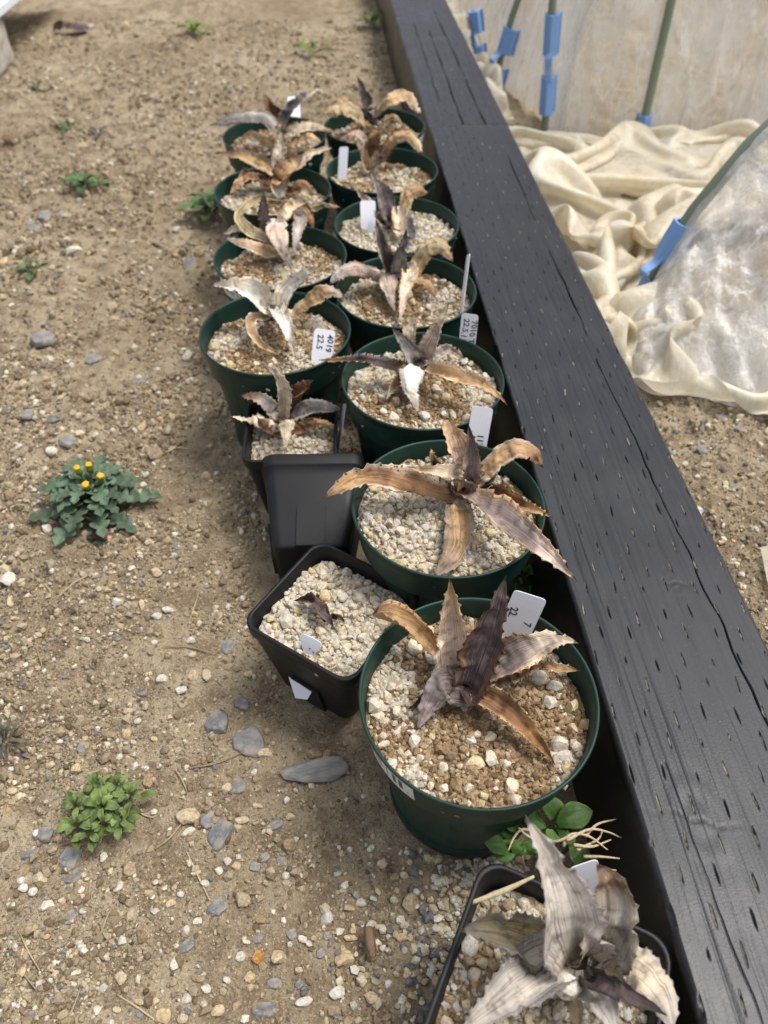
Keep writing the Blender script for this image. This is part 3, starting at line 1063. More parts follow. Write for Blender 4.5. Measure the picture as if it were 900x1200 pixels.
agave((551, 798), 0.108, "dried agave with an upright dark purple leaf beside a pale one, in brown soil", [
    (((517, 771, 11.6), (486, 740, 13.0), (462, 728, 13.6), (436, 720, 14.0)), 15, T5('tan', 'ochre', 'brown', 'tan'), dict(fold=0.9, base=0.5, peak=0.75, tip=4, teeth=0.6, roll=(20, -30))),
    (((534, 790, 11.6), (530, 745, 14.5), (527, 676, 18.5)), 23, T5('pink', 'cream', 'ochre', 'tan'), dict(fold=0.5, roll=(-10, 15), peak=0.4)),
    (((565, 792, 11.8), (622, 758, 14.0), (655, 750, 14.2), (678, 754, 14.0)), 25, T5('lilac', 'tan', 'slate', 'cream'), dict(fold=0.35, peak=0.4)),
    (((580, 795, 11.5), (620, 782, 12.0), (655, 783, 12.3), (681, 786, 12.4)), 15, T5('brown', 'cream', 'dark', 'tan'), dict(fold=0.8, crumple=2.0)),
    (((561, 812, 11.8), (600, 838, 12.2), (632, 868, 11.6), (651, 897, 11.0)), 17, T5('brown', 'tan', 'tan', 'ochre'), dict(fold=0.7, roll=(0, -20))),
    (((546, 806, 12.0), (520, 800, 13.6), (503, 822, 12.6), (488, 857, 11.0)), 26, T5('lilac', 'grey', 'slate', 'lilac'), dict(fold=-0.35, peak=0.35, teeth=0.5, crumple=1.4)),
    (((551, 802, 12.6), (572, 744, 16.2), (593, 674, 19.6)), 26, T5('purple', 'brown', 'dark', 'purple'), dict(fold=0.35, roll=(5, -20), peak=0.38)),
    (((512, 812, 11.2), (490, 826, 11.0), (478, 830, 11.0)), 10, T5('dark', 'dark', 'dark', 'dark'), dict(fold=0.6, teeth=0)),
], 1)

agave((540, 576), 0.117, "dried agave with long brown leaves reaching over the pumice and the timber", [
    (((521, 580, 12.6), (470, 566, 13.6), (426, 560, 14.2), (378, 584, 13.6)), 22, T5('brown', 'cream', 'tan', 'tan'), dict(fold=0.55, peak=0.55, tip=1.8)),
    (((540, 562, 13.0), (532, 525, 16.0), (522, 488, 18.0)), 24, T5('pink', 'cream', 'brown', 'tan'), dict(fold=0.45, peak=0.5, tip=2.4, roll=(0, -10))),
    (((562, 558, 13.0), (598, 527, 15.2), (624, 529, 15.0), (637, 548, 13.6)), 19, T5('tan', 'cream', 'grey', 'brown'), dict(fold=-0.5, peak=0.55, tip=2.4, teeth=0.5)),
    (((580, 578, 12.4), (613, 593, 12.6), (648, 607, 12.4)), 12, T5('brown', 'tan', 'dark', 'tan'), dict(fold=0.7)),
    (((536, 588, 12.8), (541, 622, 13.0), (534, 650, 12.6), (507, 676, 12.4)), 23, T5('tan', 'grey', 'cream', 'lilac'), dict(fold=-0.3, peak=0.45, tip=2.0, crumple=1.5)),
    (((547, 580, 13.2), (587, 604, 14.6), (631, 637, 14.8), (677, 682, 14.0)), 24, T5('lilac', 'tan', 'tan', 'pink'), dict(fold=0.4, peak=0.45, roll=(15, -15))),
    (((549, 560, 13.8), (515, 555, 15.4), (476, 547, 15.2)), 16, T5('cream', 'pink', 'lilac', 'tan'), dict(fold=0.5, peak=0.25)),
    (((547, 572, 13.2), (551, 540, 16.0), (549, 497, 18.6)), 18, T5('lilac', 'tan', 'dark', 'brown'), dict(fold=0.8, peak=0.4, roll=(-25, 0))),
    (((565, 570, 12.4), (575, 556, 13.0), (583, 545, 13.2)), 16, T5('slate', 'grey', 'dark', 'grey'), dict(fold=0.5)),
    (((528, 560, 12.2), (510, 545, 12.5), (505, 525, 13.0)), 10, T5('dark', 'tan', 'dark', 'tan'), dict(fold=0.8, crumple=2)),
], 2)

agave((485, 427), 0.113, "dried agave with star-like spread leaves, one front leaf bleached, beside the dated tag", [
    (((470, 432, 12.4), (439, 425, 13.4), (405, 424, 13.6), (373, 422, 13.4)), 14, T5('purple', 'grey', 'tan', 'ochre'), dict(fold=0.5, peak=0.3)),
    (((478, 410, 12.2), (479, 390, 14.0), (482, 369, 15.2)), 14, T5('cream', 'tan', 'tan', 'yellow'), dict(fold=0.4, peak=0.5, tip=3)),
    (((503, 424, 12.0), (523, 411, 12.5), (546, 421, 12.0)), 12, T5('grey', 'cream', 'tan', 'brown'), dict(fold=0.6)),
    (((470, 445, 11.8), (460, 458, 11.8), (452, 470, 11.5)), 12, T5('brown', 'tan', 'tan', 'grey'), dict(fold=0.8)),
    (((498, 432, 12.6), (536, 443, 13.4), (567, 452, 13.8), (595, 475, 13.2)), 16, T5('tan', 'cream', 'pink', 'tan'), dict(fold=0.5, peak=0.45)),
    (((485, 424, 13.0), (474, 404, 15.0), (458, 383, 16.4)), 19, T5('grey', 'slate', 'dark', 'slate'), dict(fold=0.5, spots=0.25)),
    (((497, 424, 12.6), (512, 390, 15.5), (526, 355, 18.0)), 20, T5('pink', 'cream', 'grey', 'cream'), dict(fold=0.6, peak=0.35, roll=(15, 0), spots=0.15)),
    (((482, 429, 14.0), (482, 452, 13.4), (490, 485, 11.6)), 23, T5('white', 'grey', 'white', 'cream'), dict(fold=-0.35, peak=0.25, spots=0.2)),
], 3)

agave((320, 369), 0.111, "dried agave with bleached white leaves in brown soil", [
    (((344, 366, 12.0), (373, 344, 14.4), (390, 341, 14.6), (404, 350, 13.8)), 19, T5('tan', 'yellow', 'cream', 'grey'), dict(fold=-0.35, peak=0.5, tip=2.6)),
    (((310, 373, 12.4), (293, 378, 13.0), (304, 402, 12.0), (331, 418, 11.3)), 12, T5('tan', 'white', 'cream', 'tan'), dict(fold=0.6, teeth=0.4)),
    (((313, 364, 12.4), (296, 344, 14.8), (275, 338, 15.2), (247, 334, 15.0)), 24, T5('white', 'cream', 'white', 'cream'), dict(fold=0.35, peak=0.45, spots=0.12)),
    (((329, 364, 13.0), (344, 338, 15.6), (376, 311, 18.0)), 22, T5('white', 'cream', 'white', 'white'), dict(fold=0.5, peak=0.4, spots=0.18)),
    (((326, 366, 13.4), (336, 390, 13.2), (347, 421, 11.4)), 19, T5('white', 'cream', 'white', 'cream'), dict(fold=0.5, peak=0.25, spots=0.22)),
], 4)

agave((467, 321), 0.112, "dried agave with a yellow-tan leaf curling right, in the pot with the thin tag", [
    (((484, 326, 12.2), (500, 331, 12.6), (511, 350, 11.8)), 17, T5('tan', 'brown', 'cream', 'brown'), dict(fold=-0.4)),
    (((449, 321, 12.6), (420, 313, 14.2), (398, 320, 14.2), (386, 334, 13.2)), 20, T5('pink', 'brown', 'grey', 'grey'), dict(fold=-0.4, peak=0.5, tip=2.5)),
    (((482, 316, 12.6), (497, 290, 15.0), (517, 288, 15.2), (531, 307, 14.0)), 22, T5('yellow', 'tan', 'cream', 'brown'), dict(fold=-0.45, peak=0.5, tip=2.5)),
    (((460, 318, 13.0), (449, 288, 16.0), (440, 257, 18.0)), 19, T5('purple', 'cream', 'dark', 'pink'), dict(fold=0.6, roll=(10, 10))),
    (((469, 319, 13.2), (473, 294, 15.6), (476, 267, 18.0)), 18, T5('grey', 'slate', 'dark', 'dark'), dict(fold=0.7, roll=(-10, 0), spots=0.2)),
    (((453, 321, 13.2), (458, 345, 12.8), (463, 368, 11.6)), 19, T5('pink', 'cream', 'cream', 'grey'), dict(fold=-0.3, peak=0.25)),
    (((480, 318, 13.6), (474, 345, 13.2), (468, 378, 11.8)), 16, T5('cream', 'tan', 'cream', 'pink'), dict(fold=0.4, peak=0.25)),
], 5)

agave((460, 263), 0.115, "dried agave with a leaning purple-grey leaf in the pot of pale pumice by the timber", [
    (((473, 243, 13.0), (480, 224, 14.6), (490, 221, 14.8), (503, 226, 14.2)), 18, T5('tan', 'yellow', 'tan', 'brown'), dict(fold=-0.4, peak=0.5, tip=3)),
    (((429, 241, 12.4), (423, 230, 14), (417, 217, 15.2)), 11, T5('pink', 'cream', 'brown', 'grey'), dict(fold=0.5)),
    (((482, 279, 12.0), (480, 262, 13), (478, 241, 14.4)), 11, T5('slate', 'grey', 'grey', 'grey'), dict(fold=0.4)),
    (((458, 259, 12.6), (450, 229, 15.4), (433, 200, 18.0)), 22, T5('lilac', 'slate', 'brown', 'grey'), dict(fold=0.35, peak=0.4)),
    (((468, 270, 12.4), (469, 255, 13.4), (468, 241, 14.4)), 18, T5('cream', 'tan', 'grey', 'cream'), dict(fold=0.5, peak=0.7, tip=5, spine=False)),
    (((455, 262, 12.4), (445, 256, 12.8), (438, 246, 13.4)), 12, T5('dark', 'brown', 'dark', 'brown'), dict(fold=0.5)),
], 6)

agave((331, 281), 0.111, "dried agave with a looping olive leaf and a small upright lilac one", [
    (((322, 285, 12.2), (293, 271, 13.0), (281, 252, 14.0), (306, 233, 14.2), (344, 238, 14.0)), 14, T5('olive', 'yellow', 'tan', 'olive'), dict(fold=0.3, teeth=0.4)),
    (((363, 245, 13.0), (380, 240, 13.6), (399, 243, 13.6)), 11, T5('olive', 'tan', 'olive', 'tan'), dict(fold=-0.4)),
    (((300, 274, 12.2), (282, 270, 12.8), (259, 274, 12.6)), 13, T5('cream', 'tan', 'tan', 'grey'), dict(fold=0.4)),
    (((356, 245, 13.6), (364, 256, 13.2), (367, 271, 12.2)), 13, T5('ochre', 'brown', 'tan', 'brown'), dict(fold=-0.4)),
    (((331, 258, 13.2), (344, 243, 14.2), (357, 236, 14.4)), 15, T5('cream', 'yellow', 'white', 'tan'), dict(fold=0.4, peak=0.5, tip=3)),
    (((324, 295, 12.0), (288, 285, 13.2), (263, 279, 13.6)), 17, T5('tan', 'cream', 'brown', 'grey'), dict(fold=-0.3, peak=0.45)),
    (((312, 264, 13.8), (310, 243, 16.0), (308, 222, 18.0)), 16, T5('lilac', 'purple', 'slate', 'lilac'), dict(fold=0.4)),
    (((352, 254, 14.6), (348, 276, 14.0), (344, 303, 12.0)), 17, T5('grey', 'tan', 'lilac', 'grey'), dict(fold=0.4, peak=0.3)),
    (((322, 262, 14.6), (329, 281, 14.0), (341, 316, 11.8)), 25, T5('pink', 'cream', 'white', 'slate'), dict(fold=-0.3, peak=0.3)),
    (((331, 285, 12.4), (345, 290, 12.0), (352, 296, 11.6)), 10, T5('dark', 'brown', 'dark', 'brown'), dict()),
], 7)

agave((331, 213), 0.111, "dried agave with curled brown leaves, on the soil side second from the far end", [
    (((340, 220, 12.0), (355, 216, 12.8), (369, 229, 11.8)), 19, T5('brown', 'tan', 'dark', 'brown'), dict(fold=-0.4)),
    (((315, 213, 12.0), (292, 203, 13.4), (280, 214, 12.8), (268, 229, 11.6)), 25, T5('brown', 'tan', 'dark', 'tan'), dict(fold=-0.5, crumple=1.6)),
    (((352, 195, 13.0), (364, 183, 14.0), (390, 173, 14.2)), 14, T5('cream', 'tan', 'tan', 'grey'), dict(fold=0.4)),
    (((320, 202, 12.6), (293, 188, 14.6), (253, 179, 15.2)), 21, T5('tan', 'slate', 'cream', 'brown'), dict(fold=0.3, peak=0.4)),
    (((340, 195, 13.4), (344, 178, 15.4), (348, 161, 17.0)), 19, T5('yellow', 'tan', 'brown', 'tan'), dict(fold=0.5)),
    (((327, 203, 13.6), (326, 178, 16.0), (330, 153, 18.2)), 22, T5('cream', 'purple', 'purple', 'cream'), dict(fold=0.6)),
    (((332, 212, 13.0), (344, 196, 14.4), (355, 180, 15.2)), 23, T5('tan', 'brown', 'brown', 'dark'), dict(fold=0.7)),
    (((329, 212, 12.8), (328, 222, 12.4), (327, 233, 11.6)), 22, T5('cream', 'tan', 'tan', 'cream'), dict(fold=0.2, peak=0.5, tip=4, spine=False)),
], 8)

agave((329, 161), 0.111, "dried agave with a long dark leaf drooping over the soil, at the far end", [
    (((324, 145, 13.0), (316, 126, 15.6), (311, 112, 17.0)), 21, T5('brown', 'dark', 'dark', 'ochre'), dict(fold=0.5, tip=2.5)),
    (((347, 162, 12.4), (362, 160, 13.0), (378, 167, 12.4)), 17, T5('tan', 'cream', 'brown', 'tan'), dict(fold=-0.4)),
    (((318, 167, 12.2), (294, 156, 13.2), (279, 166, 12.2)), 16, T5('tan', 'cream', 'brown', 'tan'), dict(fold=-0.4)),
    (((336, 152, 13.2), (364, 147, 14.0), (394, 155, 13.4)), 20, T5('cream', 'tan', 'yellow', 'brown'), dict(fold=-0.3, peak=0.35)),
    (((328, 158, 13.0), (312, 137, 15.4), (284, 135, 15.4), (245, 147, 14.2)), 24, T5('grey', 'purple', 'cream', 'slate'), dict(fold=-0.35, peak=0.5)),
    (((331, 151, 13.4), (347, 123, 16.2), (376, 102, 18.0)), 19, T5('slate', 'grey', 'grey', 'cream'), dict(fold=0.4)),
    (((328, 165, 13.0), (326, 152, 14.6), (331, 142, 15.6)), 16, T5('cream', 'tan', 'purple', 'tan'), dict(fold=0.6)),
], 9)

agave((435, 187), 0.111, "dried agave with brown leaves arching both ways, in the pot with the bluish tag", [
    (((429, 180, 13.0), (419, 158, 15.2), (399, 161, 14.2)), 18, T5('pink', 'tan', 'grey', 'tan'), dict(fold=-0.4, peak=0.5, tip=2.5)),
    (((447, 180, 12.6), (463, 159, 15.2), (482, 160, 15.2), (496, 180, 13.6)), 20, T5('tan', 'brown', 'brown', 'yellow'), dict(fold=-0.45, peak=0.5, tip=2.5)),
    (((442, 192, 12.2), (450, 186, 12.6), (458, 188, 12.0)), 11, T5('dark', 'brown', 'dark', 'dark'), dict()),
    (((435, 190, 12.6), (440, 168, 15.0), (450, 144, 17.4)), 23, T5('brown', 'tan', 'grey', 'tan'), dict(fold=0.5)),
    (((430, 198, 12.0), (428, 184, 13.4), (428, 168, 15.0)), 15, T5('tan', 'grey', 'cream', 'tan'), dict(fold=0.5)),
    (((438, 196, 12.2), (440, 182, 13.6), (446, 174, 14.4)), 12, T5('cream', 'tan', 'pink', 'cream'), dict(fold=0.6)),
], 10)

agave((435, 138), 0.111, "dried agave with broad tan leaves at the far end of the row by the timber", [
    (((419, 133, 13.0), (402, 117, 15.0), (388, 120, 14.4)), 15, T5('tan', 'yellow', 'tan', 'tan'), dict(fold=-0.4)),
    (((431, 130, 13.4), (426, 110, 16.2), (418, 89, 18.4)), 21, T5('lilac', 'slate', 'grey', 'slate'), dict(fold=0.4)),
    (((440, 131, 13.0), (455, 117, 15.2), (476, 113, 15.4), (494, 134, 14.0)), 20, T5('tan', 'yellow', 'cream', 'pink'), dict(fold=-0.45, peak=0.5, tip=2.5)),
    (((450, 141, 12.6), (460, 136, 13.2), (472, 145, 12.4)), 14, T5('tan', 'cream', 'grey', 'tan'), dict(fold=-0.4)),
    (((436, 146, 12.8), (431, 136, 14.4), (426, 127, 15.4)), 16, T5('dark', 'slate', 'dark', 'slate'), dict(fold=0.5)),
    (((429, 142, 12.8), (406, 126, 15.0), (377, 134, 14.0)), 26, T5('yellow', 'tan', 'brown', 'tan'), dict(fold=-0.4, peak=0.5, tip=2.2, crumple=1.6)),
], 11)

agave((335, 491), 0.073, "small dried agave with one tall bleached leaf, in a black square pot", [
    (((344, 475, 8.8), (356, 458, 11.0), (367, 445, 11.8)), 18, T5('brown', 'dark', 'dark', 'brown'), dict(fold=0.8, crumple=2, tip=3)),
    (((324, 487, 8.4), (306, 469, 10.2), (281, 463, 10.2)), 16, T5('grey', 'pink', 'dark', 'brown'), dict(fold=0.3)),
    (((326, 502, 8.0), (304, 492, 9.0), (270, 488, 9.4)), 15, T5('cream', 'brown', 'dark', 'cream'), dict(fold=-0.4, crumple=2)),
    (((328, 502, 8.0), (310, 497, 8.8), (299, 486, 9.2)), 15, T5('brown', 'tan', 'dark', 'dark'), dict(fold=-0.6)),
    (((347, 501, 8.0), (367, 494, 8.8), (396, 499, 8.4)), 12, T5('brown', 'tan', 'dark', 'tan'), dict(fold=-0.6, crumple=2)),
    (((340, 487, 8.8), (367, 475, 10.0), (402, 480, 9.9)), 17, T5('slate', 'grey', 'grey', 'slate'), dict(fold=-0.35, peak=0.4, tip=2.4)),
    (((333, 490, 8.8), (331, 462, 12.4), (322, 440, 14.8), (305, 425, 16.6)), 14, T5('cream', 'white', 'tan', 'pink'), dict(fold=0.5, peak=0.6)),
    (((336, 494, 9.4), (335, 510, 9.6), (334, 527, 9.1)), 15, T5('cream', 'yellow', 'tan', 'tan'), dict(fold=-0.3, peak=0.3)),
], 12)

PAL.update(grey=(0.50, 0.45, 0.39), slate=(0.17, 0.16, 0.155), lilac=(0.40, 0.34, 0.31))
agave((668, 1135), 0.082, "pale grey agave with a broad upright thorny leaf, in the black pot against the timber", [
    (((623, 1134, 9.4), (596, 1150, 9.8), (568, 1170, 9.8)), 18, T5('olive', 'tan', 'dark', 'olive'), dict(fold=0.3)),
    (((698, 1124, 10.2), (717, 1078, 13.6), (716, 1040, 15.4), (699, 1012, 16.6)), 25, T5('grey', 'cream', 'tan', 'brown'), dict(fold=0.45, peak=0.55, tip=2.2, crumple=1.5)),
    (((648, 1116, 10.2), (598, 1097, 12.0), (566, 1090, 12.4), (538, 1091, 12.5)), 25, T5('olive', 'slate', 'yellow', 'slate'), dict(fold=0.35, peak=0.45)),
    (((702, 1130, 10.4), (748, 1140, 12.6), (776, 1172, 12.0), (790, 1212, 11.0)), 30, T5('cream', 'grey', 'tan', 'grey'), dict(fold=-0.35, peak=0.45)),
    (((676, 1143, 10.4), (706, 1172, 11.8), (724, 1215, 11.6)), 25, T5('grey', 'slate', 'olive', 'grey'), dict(fold=0.4, peak=0.4)),
    (((650, 1128, 10.4), (598, 1164, 12.0), (536, 1212, 12.0)), 26, T5('grey', 'slate', 'pink', 'grey'), dict(fold=0.55, peak=0.4)),
    (((700, 1150, 12.4), (726, 1162, 13.2), (752, 1174, 13.2), (783, 1191, 12.8)), 11, T5('purple', 'dark', 'purple', 'dark'), dict(fold=0.5, teeth=0)),
    (((674, 1128, 10.4), (660, 1060, 15.0), (640, 1005, 17.6), (616, 955, 19.0)), 35, T5('grey', 'lilac', 'yellow', 'grey'), dict(fold=0.30, peak=0.34, tip=1.35, crumple=0.8)),
    (((664, 1150, 9.6), (672, 1180, 9.6), (684, 1215, 9.2)), 14, T5('yellow', 'pink', 'yellow', 'olive'), dict(fold=0.4)),
], 13)
pb = P(663, 1155, 0.113)
props(place_rock('white', pb, 0.0075, None, "pumice_lump", random.Random(4)), "white pumice lump caught among the grey agave's leaves", "pumice")

# the shrivelled scrap in the pumice pot
sc0 = P(365, 706, 0.082)
scr = props(empty("dead_seedling", sc0), "shrivelled brown seedling lying on the pumice", "seedling")
for k, (pp, w) in enumerate(((((383, 728, 8.2), (374, 712, 8.8), (360, 703, 8.6), (344, 704, 8.3)), 9), (((366, 704, 8.6), (380, 718, 8.9), (391, 735, 8.2)), 11), (((388, 722, 8.3), (398, 724, 8.5), (404, 729, 8.2)), 5))):
    blade("leaf", scr, [P(a, b_, z / 100) for a, b_, z in pp], w / 1000, T5('purple', 'brown', 'dark', 'purple'), fold=0.7, crumple=2, teeth=0, seed=900 + k, n=24, m=9)


# ------------------------------------------------------------------ plant tags
def text_mesh(body, size):
    cu = bpy.data.curves.new("writing", 'FONT')
    cu.body = body
    cu.size = size
    cu.extrude = 0.00008
    cu.offset = size * 0.012
    cu.resolution_u = 2
    o = bpy.data.objects.new("writing_tmp", cu)
    COL.objects.link(o)
    dg = bpy.context.evaluated_depsgraph_get()
    me = bpy.data.meshes.new_from_object(o.evaluated_get(dg))
    bpy.data.objects.remove(o)
    me.name = "writing"
    # an unsteady hand
    for v in me.vertices:
        v.co.x += 0.10 * size * math.sin(v.co.y / size * 2.6 + body.__len__())
        v.co.y += 0.09 * size * math.sin(v.co.x / size * 2.1)
    me.materials.clear()
    me.materials.append(M['ink'])
    return me


def plant_tag(label, p_bot, p_top, width, yaw=0.0, lines=(), cut=0.0, extra=0.03, side=None):
    """a flat plastic tag from p_bot to p_top (world), pushed on into the soil by extra"""
    p_bot, p_top = np.array(p_bot), np.array(p_top)
    up = unit(p_top - p_bot)
    toc = unit(CP - p_bot)
    S = unit(np.cross(up, toc))                       # image right
    S = S * -1 if S @ CR < 0 else S
    if side is not None:
        S = unit(np.asarray(side) - (np.asarray(side) @ up) * up)
    Nn = unit(np.cross(S, up))
    c_, s_ = math.cos(yaw), math.sin(yaw)
    S, Nn = c_ * S + s_ * Nn, c_ * Nn - s_ * S
    Lv = float(np.linalg.norm(p_top - p_bot))
    h, w = Lv + extra, width / 2
    r = min(0.003, w * 0.5)
    out = [(-w * 0.25, 0), (w * 0.25, 0), (w, 0.012)]
    for k in range(5): a = R(90 * k / 4); out.append((w - r + r * math.cos(a), h - r + r * math.sin(a)))
    for k in range(5): a = R(90 + 90 * k / 4); out.append((-w + r + r * math.cos(a), h - r + r * math.sin(a) - cut))
    out.append((-w, 0.012))
    n = len(out)
    V = [(x, y, z) for z in (-0.0003, 0.0003) for x, y in out]
    F = [tuple(range(n))[::-1], tuple(range(n, 2 * n))] + [(i, (i + 1) % n, n + (i + 1) % n, n + i) for i in range(n)]
    Mx = Matrix(((S[0], up[0], Nn[0], 0), (S[1], up[1], Nn[1], 0), (S[2], up[2], Nn[2], 0), (0, 0, 0, 1)))
    o = link("plant_tag", raw_mesh("plant_tag", np.array(V), F, smooth=False, mat=M['tag']))
    base = p_bot - up * extra
    o.matrix_world = Matrix.Translation(Vector(base)) @ Mx
    props(o, label, "plant tag", "white plastic plant tags")
    for (txt, size, x0, y0, rot) in lines:            # x0 from centre, y0 from the top, both in m
        tx = link("writing", text_mesh(txt, size), o)
        tx.matrix_parent_inverse = Matrix.Identity(4)
        tx.location = (x0, h - y0, 0.00045)
        tx.rotation_euler = (0, 0, rot)
    return o


DOWN, UPW = -math.pi / 2, math.pi / 2
def tagp(b_, t_, zb, zt): return P(b_[0], b_[1], zb), P(t_[0], t_[1], zt)

plant_tag("white tag reading 4019 22.5 in the pot with the bleached agave", *tagp((377, 419), (381, 386), 0.111, 0.133), 0.0205, 0.1,
          [("4019", 0.0085, 0.0030, 0.005, DOWN), ("22.5", 0.0085, -0.0065, 0.006, DOWN)], extra=0.014)
plant_tag("white tag reading 7010 TMX 22.5.11 at the edge of its green pot", *tagp((546, 415), (551, 368), 0.112, 0.150), 0.0165, 0.25,
          [("7010 TMX", 0.0080, 0.0020, 0.005, DOWN), ("22.5.11", 0.0080, -0.0058, 0.004, DOWN)], cut=0.0)
plant_tag("broad white tag with a half-hidden date behind the upright leaf, in the pumice-topped green pot", *tagp((557, 528), (566, 477), 0.116, 0.152), 0.0175, -0.1,
          [("96-", 0.0075, -0.0038, 0.031, UPW), ("22.5.11", 0.0075, 0.0045, 0.046, UPW)])
plant_tag("white round-cornered tag standing behind the dark purple agave leaf", *tagp((602, 742), (622, 697), 0.112, 0.146), 0.0225, -0.2,
          [("7", 0.0075, 0.003, 0.022, DOWN), ("22.", 0.0075, -0.0090, 0.014, DOWN)])
plant_tag("thin white tag seen on edge, beside the timber in a brown-soiled green pot", *tagp((541, 362), (549, 298), 0.112, 0.158), 0.016, 1.38)
plant_tag("blank white tag in the pale pumice pot by the timber", *tagp((432, 270), (431, 235), 0.113, 0.140), 0.0185, 0.0)
plant_tag("bluish white tag among tan leaves, second pot from the far end by the timber", *tagp((401, 206), (403, 172), 0.112, 0.142), 0.0135, 0.5)
plant_tag("white tag behind the grey leaf of the far agave on the soil side", *tagp((345, 136), (344, 113), 0.112, 0.132), 0.019, 0.1)
plant_tag("white tag seen on edge at the corner of the small agave's black pot", *tagp((398, 513), (404, 473), 0.068, 0.094), 0.016, 1.40, extra=0.02)
s3x, s3y, s3r = SQ['S3'][0], SQ['S3'][1], SQ['S3'][2]
WALLN = np.array([math.cos(s3r + math.pi), math.sin(s3r + math.pi), 0.0])      # outward normal of the near wall
WALLS = np.array([-WALLN[1], WALLN[0], 0.0]); WALLS = WALLS if WALLS @ CR > 0 else -WALLS
plant_tag("slanted white tag at the near edge of the pumice pot", *tagp((361, 766), (365, 747), 0.0755, 0.0875), 0.0185, 0.0,
          [("'", 0.006, -0.003, 0.008, DOWN), (",", 0.006, 0.004, 0.009, DOWN)], cut=0.0, side=WALLS, extra=0.003)
plant_tag("white tag behind the broad grey leaf in the pot against the timber", *tagp((688, 1025), (683, 1012), 0.085, 0.095), 0.017, 0.0)
# broken tag stuck to the outside of the pumice pot
wt = math.atan2(SQ['S3'][3] / 2 * 0.265, SQ['S3'][4] * 0.86)            # the wall leans outwards
wn3 = WALLN * math.cos(wt) + np.array([0, 0, -math.sin(wt)])
wp0 = np.array([s3x, s3y, -0.003]) + WALLN * (SQ['S3'][3] / 2 * 0.70) + wn3 * 0.0022
def on_wall(x, y):
    d = ray(x, y); return CP + d * (((wp0 - CP) @ wn3) / (d @ wn3))
sc_n = unit(WALLN * 0.75 + np.array([0, 0, 0.65])); sc_p = on_wall(339, 794) + WALLN * 0.0005
def on_scrap(x, y):
    d = ray(x, y); return CP + d * (((sc_p - CP) @ sc_n) / (d @ sc_n))
q = np.array([on_scrap(338, 793), on_scrap(350, 801), on_scrap(365, 811), on_scrap(360, 820), on_scrap(346, 818)])
nrm = unit(np.cross(q[1] - q[0], q[3] - q[0])); nrm = nrm if nrm @ (CP - q[0]) > 0 else -nrm
V = np.vstack([q, q - nrm * 0.0007]); n = len(q)
F = [tuple(range(n)), tuple(range(n, 2 * n))[::-1]] + [(i, (i + 1) % n, n + (i + 1) % n, n + i) for i in range(n)]
props(link("tag_scrap", raw_mesh("tag_scrap", V, F, smooth=False, mat=M['tag'])), "broken white tag scrap clinging to the outside of the pumice pot", "plant tag")


